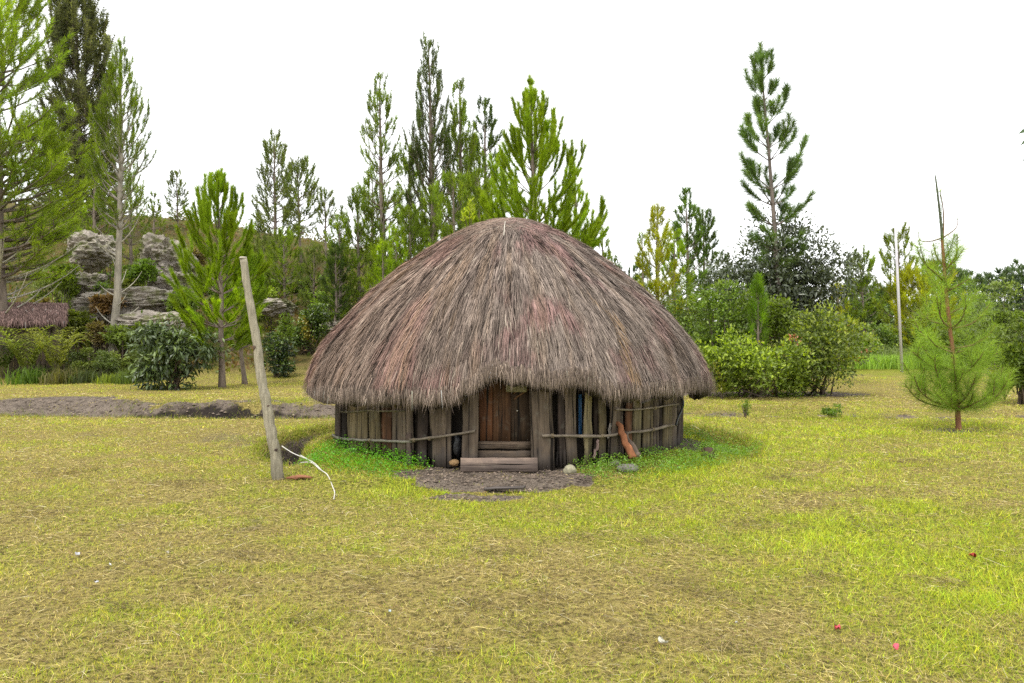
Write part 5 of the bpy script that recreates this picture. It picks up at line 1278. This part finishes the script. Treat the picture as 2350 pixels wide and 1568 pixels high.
    needles(nm, np.array(nm2[:-1]), np.array(nm2[1:]), 260, R, .07, .004, (8, 25), np.tile(g * .7, (8, 1)))
    nm.build("needles", M_NEEDLE, o)
young_pine()

# ferns, canes and tall grass at the left lawn edge
def fern(label, xd, d, r, h, seed, nf=12, col=(.21, .25, .04), group=None, lf=.26):
    R = np.random.default_rng(seed); x = (xd - CX) / FPX * d; z = float(terrain(x, d))
    o = empty("fern", (x, d, z), label, "fern", group); fm = MB(); sm = MB()
    for k in range(nf):
        az = R.uniform(0, 6.28); L = R.uniform(.7, 1.1); n = 16; f = np.linspace(0, 1, n)
        hor = r * L * f ** 1.2; ver = h * L * (1.35 * f - .75 * f ** 2.6) * 1.3
        pts = np.stack([np.cos(az) * hor, np.sin(az) * hor, ver], -1)
        tube(sm, pts, .008 * (1 - .7 * f), 3, (.14, .15, .04), False)
        q = np.repeat(np.arange(3, n), 2); sgn = np.tile([1, -1], n - 3); T = unit(np.gradient(pts, axis=0))[q]
        side = unit(np.cross(T, [0, 0, 1.])) * sgn[:, None]; ax = side + T * .6 + [0, 0, .1]
        LL = lf * (1 - .75 * (q / n)) * R.uniform(.8, 1.2, len(q)) + .03
        leaves(fm, pts[q], ax, np.tile([0, 0, 1.], (len(q), 1)) + R.normal(0, .2, (len(q), 3)), LL, LL * .24, np.array(col) * R.uniform(.6, 1.3, (len(q), 1)))
    fm.build("fronds", M_LEAF, o); sm.build("stems", M_BARK, o); return o
def reed(label, xd, d, r, h, n, seed, col, group=None, name="grass_clump", kind=None, cat="grass clump"):
    R = np.random.default_rng(seed); x = (xd - CX) / FPX * d; z = float(terrain(x, d))
    b = np.stack([R.normal(0, r * (.55 if not kind else 1), n), R.normal(0, min(r, .5), n), np.zeros(n) - .02], -1)
    az = R.uniform(0, 6.28, n); ln = R.uniform(.1, .95, n); H = h * R.uniform(.25, 1.1, n) * (.6 + .6 * R.random())
    m = b + np.stack([np.cos(az) * ln * H * .25, np.sin(az) * ln * H * .25, H * .6], -1); t = b + np.stack([np.cos(az) * ln * H, np.sin(az) * ln * H, H * (1 - .35 * ln)], -1)
    a2 = R.uniform(0, 6.28, n); wv = np.stack([np.cos(a2), np.sin(a2), 0 * a2], -1) * R.uniform(.008, .018, n)[:, None]
    v = np.stack([b - wv, b + wv, m - wv, m + wv, t], 1).reshape(-1, 3); i = np.arange(n)[:, None] * 5
    c = np.array(col) * R.uniform(.55, 1.35, (n, 1))
    mb = MB(); mb.add(v, np.repeat(c, 5, 0), i + [[2, 3, 4]], i + [[0, 1, 3, 2]])
    if kind:
        o = mb.build(name, M_GRASS); o.location = (x, d, z); return tag(o, label, cat, group, kind)
    o = empty(name, (x, d, z), label, cat, group); tag(mb.build("blades", M_GRASS, o), kind='stuff'); return o
fern("large yellow green fern in front of the small shelter at far left", 62, 25.3, 1.3, 1.9, 71, 30)
fern("arching fern with comb like fronds right of the large fern", 128, 25.2, 1.2, 1.9, 72, 28, (.24, .25, .05))
fern("darker fern at the very left edge under the shelter roof", 5, 25.8, 1.0, 1.5, 73, 22, (.08, .12, .025))
fern("yellow fern at the right edge beside the long leaved bush", 2306, 18.6, .8, .9, 74, 18, (.17, .21, .03))
reed("upright green grass clump below the large fern", 72, 24.7, .4, .9, 320, 81, (.09, .15, .02))
reed("brownish grass clump with dry blades right of the comb like fern", 145, 24.6, .4, .9, 320, 82, (.13, .12, .04))
reed("short dark grass clump between the ferns and the low bushes", 190, 24.8, .4, .5, 360, 83, (.07, .09, .03))
reed("yellow green grass clump at the foot of the pale lichen trunk", 262, 24.9, .35, .5, 380, 84, (.17, .21, .025))
reed("loose green grass clump left of the big drooping shrub", 300, 24.6, .4, .55, 380, 85, (.10, .14, .03))
reed("tall bright green grass strip along the far edge of the right lawn", 2030, 31, 2.2, .75, 6500, 86, (.24, .36, .06), None, "tall_grass", 'stuff', "grass")
reed("pale tall grass growing behind the bright grass strip at right", 2130, 33.5, 3.2, 1.1, 4200, 87, (.20, .25, .09), None, "tall_grass", 'stuff', "grass")

# hillside scrub
def scrub():
    R = np.random.default_rng(91); n = 42000
    y = R.uniform(27, 66, n); x = R.uniform(-.95, .10, n) * y
    den = fbm(x * .35, y * .35, 95); k = R.random(n) < sstep(.38, .55, den); x, y = x[k], y[k]; n = len(x)
    z = terrain(x, y); h = R.uniform(.02, .7, n) * sstep(.38, .7, fbm(x * .8, y * .8, 96) * 1.2)
    az = R.uniform(0, 6.28, n); axd = np.stack([np.cos(az) * .6, np.sin(az) * .6, R.uniform(.0, 1.2, n)], -1)
    pal = np.array([(.10, .125, .025), (.15, .155, .03), (.17, .10, .045), (.06, .085, .02)])
    pi = np.clip((fbm(x * .5 + 8, y * .5, 97) * 5.5 - .8 + R.normal(0, .5, n)).astype(int), 0, 3)
    L = R.uniform(.12, .26, n)
    mb = MB(); leaves(mb, np.stack([x, y, z + h], -1), axd, unit(R.normal(size=(n, 3)) + [0, 0, .8]), L, L * .45, pal[pi] * R.uniform(.6, 1.3, (n, 1)))
    tag(mb.build("scrub", M_LEAF), "low brown and green scrub covering the rocky hillside at left", "scrub", kind='stuff')
scrub()

# rocks on the slope
def rock(label, xd, yd, d, r, seed, amp=.42, rot=0.0, sub=5):
    p = P(xd, yd, d); r = tuple(.80 * v for v in r)
    bm = bmesh.new(); bmesh.ops.create_icosphere(bm, subdivisions=sub, radius=1); off = Vector((seed * 5.1, seed, -seed * 2.3))
    for v in bm.verts:
        q_ = v.co.copy(); e = mnoise.fractal(q_ * 1.1 + off, 1, 2, 3); f2 = mnoise.ridged_multi_fractal(Vector((q_.x * 2.0, q_.y * 2.0, q_.z * 4.5)) + off, .8, 2.2, 6, 1, 2)
        k = 1 + amp * e + .15 * (f2 - 1); led = q_.z * 5 + 1.3 * mnoise.noise(q_ * 2.2 + off); k *= 1 + .07 * ((led % 1.0) - .5)
        s = 1.0 / max(abs(q_.x), abs(q_.y), abs(q_.z)) ** .35
        v.co = Vector((q_.x * r[0] * k * s, q_.y * r[1] * k * s, q_.z * r[2] * k * s))
    me = bpy.data.meshes.new("rock"); bm.to_mesh(me); bm.free(); me.materials.append(M_ROCK)
    o = bpy.data.objects.new("rock", me); COL.objects.link(o); o.location = tuple(float(c) for c in p); o.rotation_euler = (0, 0, rot)
    return tag(o, label, "rock")
rock("tall lichen covered rock outcrop right of the half bare pine", 378, 598, 33, (1.05, 1.2, 1.25), 1)
rock("pale rock outcrop between the big left pine and the half bare pine", 205, 578, 34, (1.0, 1.2, .95), 2)
rock("lower pale boulder under the left rock outcrop", 205, 655, 31.5, (.75, .8, .6), 3)
rock("wide sloping slab of banded grey rock at the foot of the left slope", 300, 700, 30, (2.2, 1.3, .72), 4, .3)
rock("rounded grey boulder low under the tall outcrop", 400, 655, 31.5, (.9, .9, .6), 5)
rock("dark boulder on the slope right of the leaning pole", 632, 705, 32, (.85, .9, .42), 6)
rock("broad grey rock face near the ridge above the dark boulder", 715, 600, 52, (1.9, 1.5, 1.0), 7)
rock("grey rock half hidden by the drooping shrub", 345, 745, 28, (1.3, .9, .5), 8, .3)
rock("flat pale rock behind the shrubs left of the hut", 775, 752, 33, (.9, .7, .3), 9, .3)

for k, (xd, yt, yb, w, d, lab, c) in enumerate([
    (330, 592, 648, 62, 30.5, "round green bush growing against the left foot of the tall outcrop", (.11, .17, .02)),
    (290, 640, 690, 70, 30, "olive bush between the two rock outcrops", (.15, .17, .03)),
    (150, 600, 680, 90, 30.5, "bright green bush at the left side of the pale boulder", (.15, .20, .02)),
    (240, 668, 720, 60, 28.6, "reddish brown heather bush in front of the sloping slab", (.20, .12, .05)),
    (420, 655, 730, 80, 28.8, "green bush at the right foot of the tall outcrop", (.12, .17, .025)),
    (170, 700, 760, 80, 28.0, "yellow green bush above the far edge of the left lawn", (.18, .21, .03)),
    (225, 735, 790, 76, 27.4, "rusty green bush left of the pale lichen trunk", (.17, .13, .05)),
    (290, 735, 800, 84, 27.2, "mixed green bush right of the pale lichen trunk", (.13, .17, .03)),
    (345, 560, 600, 50, 34.5, "dark bush on top of the slope behind the tall outcrop", (.08, .12, .03)),
    (250, 540, 590, 60, 35, "dark green bush filling the gap above the rocks", (.08, .13, .025)),
    (445, 560, 620, 60, 36, "brownish bush on the hill right of the tall outcrop", (.17, .13, .05))]):
    shrub(lab, xd, d, w, yt, yb, c, 1900, (.1, .18), 900 + k, 9, tip=tuple(1.4 * v for v in c), stems=3)
# small thatched shelter at far left
def shelter():
    d = 27.0; cx = (10 - CX) / FPX * d; z0 = float(terrain(cx, d))
    o = empty("thatched_shelter", (cx, d, z0), "small low shelter with a brown thatched roof at the left edge", "shelter", None, .5)
    zt = CAMH + (760 - 697) / FPX * d - z0; ze = CAMH + (760 - 742) / FPX * d - z0; hwid = 1.80
    R = np.random.default_rng(17); mb = MB()
    X_ = np.linspace(-hwid - .2, hwid, 30)
    sec_ = [(-1.2, ze), (-1.0, ze + .22), (-.3, zt - .05), (.1, zt), (.5, zt - .05), (1.2, ze + .2), (1.4, ze), (1.25, ze - .05), (0, zt - .3), (-1.05, ze - .05)]
    ns = len(sec_); v = np.array([[x, y_ + R.normal(0, .02), z_ + R.normal(0, .025)] for x in X_ for (y_, z_) in sec_])
    q = [(a * ns + b, a * ns + (b + 1) % ns, (a + 1) * ns + (b + 1) % ns, (a + 1) * ns + b) for a in range(29) for b in range(ns)]
    mb.add(v, (.10, .07, .055), [(0, k, k + 1) for k in range(1, ns - 1)] + [((29) * ns, 29 * ns + k + 1, 29 * ns + k) for k in range(1, ns - 1)], q)
    mb.build("roof", M_THATCH, o, smooth=False)
    n = 9000; x = R.uniform(-hwid - .25, hwid + .06, n); f = R.random(n)
    y = -1.22 + f * 1.4; z = np.interp(y, [-1.22, -1.0, -.3, .2], [ze + .02, ze + .24, zt - .03, zt + .03])
    L = R.uniform(.12, .34, n); p = np.stack([x, y - .02, z + R.uniform(0, .05, n)], -1)
    dv = np.stack([R.normal(0, .25, n), -.55 - 0 * f, -.55 - .9 * (f < .2)], -1); dv = unit(dv)
    wv = np.stack([np.ones(n), R.normal(0, .2, n), R.normal(0, .2, n)], -1) * .009
    c = np.array([.20, .13, .115]) * np.exp(R.normal(0, .45, (n, 1)))
    m2 = MB(); m2.add(np.stack([p - wv, p + wv, p + dv * L[:, None]], 1).reshape(-1, 3), np.repeat(np.minimum(c, .5), 3, 0), np.arange(n * 3).reshape(-1, 3))
    tag(m2.build("thatch_straw", M_THATCH, o), kind='stuff')
    for k in range(22):
        x = -hwid + .15 + k * (2 * hwid - .3) / 21
        pm = plank_mesh(.14, ze + .05, .03, R); b = pm.build("plank", M_WOOD, o); b.location = (x, -.75, -.05); b.color = (.10, .08, .065, 1)
shelter()

# thin pale pole and white posts far behind
mb = MB(); a = P(2070, 838, 29); b = P(2053.5, 498, 29); a[2] = float(terrain(a[0], 29)) - .05
tube(mb, [a, a + (b - a) * .5, b], [.055, .048, .040], 10, (.50, .48, .50)); o = mb.build("post", M_METAL, None, a, smooth=True)
tag(o, "thin pale grey metal post standing at the far edge of the right lawn", "post")
mb = MB(); a = P(1947, 735, 45); b = P(1947.5, 680, 45); a[2] = float(terrain(a[0], 45))
tube(mb, [a, b], [.04, .035], 6, (.6, .6, .6)); tag(mb.build("post", M_METAL, None, a), "short thin white post far off left of the pale metal post", "post")
def wpost(xd, y0, y1, arm, label):
    mb = MB(); a = P(xd, y1, 48); b = P(xd - 1, y0, 48); a[2] = float(terrain(a[0], 48)); o = empty("white_post", a, label, "post")
    m = MB(); tube(m, [(0, 0, 0), b - a], .07, 8, (.75, .75, .8)); m.build("shaft", M_METAL, o)
    if arm:
        m = MB(); c = P(xd, 622, 48) - a; tube(m, [c, c + [-.38, 0, .0]], .06, 8, (.75, .75, .8)); m.build("arm", M_METAL, o)
wpost(1439.5, 611, 625, True, "far white post with a short side arm over the right slope of the roof")
wpost(1450, 606, 622, False, "far plain white post right of the one with a side arm")

# broadleaf tree outside the frame whose twig hangs into the right edge
tr = empty("broadleaf_tree", (8.1, 9.0, float(terrain(8.1, 9.0))), "broadleaf tree mostly outside the right edge, a twig of long leaves reaching in", "tree")
to = np.array(tr.location); R = np.random.default_rng(45)
mb = MB(); tube(mb, [(0, 0, -.1), (.05, 0, 1.6), (-.05, 0, 3.0), (0, .1, 4.6)], [.10, .085, .07, .03], 8, (.17, .14, .11)); mb.build("trunk", M_BARK, tr, smooth=True)
mb = MB(); ml = MB()
tips = [P(2362, 318, 9.0) - to, P(2372, 352, 9.05) - to] + [np.array([R.uniform(-1.0, 1.6), R.uniform(-1.4, 1.4), R.uniform(3.0, 5.4)]) for _ in range(26)]
for k, tpnt in enumerate(tips):
    s = np.array([0, 0, R.uniform(2.2, 3.4)]); m = (s + tpnt) / 2 + [0, 0, .15]
    tube(mb, [s, m, tpnt], [.03, .018, .006], 5, (.15, .13, .09))
    n = 16 if k > 1 else 0
    if n:
        bp = tpnt + R.normal(0, .13, (n, 3)); axd = unit(R.normal(0, .6, (n, 3)) + [0, 0, -.8]); L = R.uniform(.14, .22, n)
        leaves(ml, bp, axd, unit(R.normal(size=(n, 3)) + [0, 0, .6]), L, L * .32, np.array([.06, .10, .03]) * R.uniform(.7, 1.3, (n, 1)))
for (x0, y0, x1, y1, w) in ((2358, 296, 2336, 308, 9), (2362, 314, 2341, 335, 9), (2357, 345, 2347, 374, 7), (2366, 340, 2352, 345, 6)):
    a = P(x0, y0, 9.0) - to; b = P(x1, y1, 8.98) - to; L = np.linalg.norm(b - a)
    leaves(ml, a[None], (b - a)[None], np.array([[.25, -1., .3]]), [L], [w / FPX * 9.0], np.array([[.055, .10, .03]]))
mb.build("branches", M_BARK, tr); ml.build("foliage", M_GLOSSY, tr)
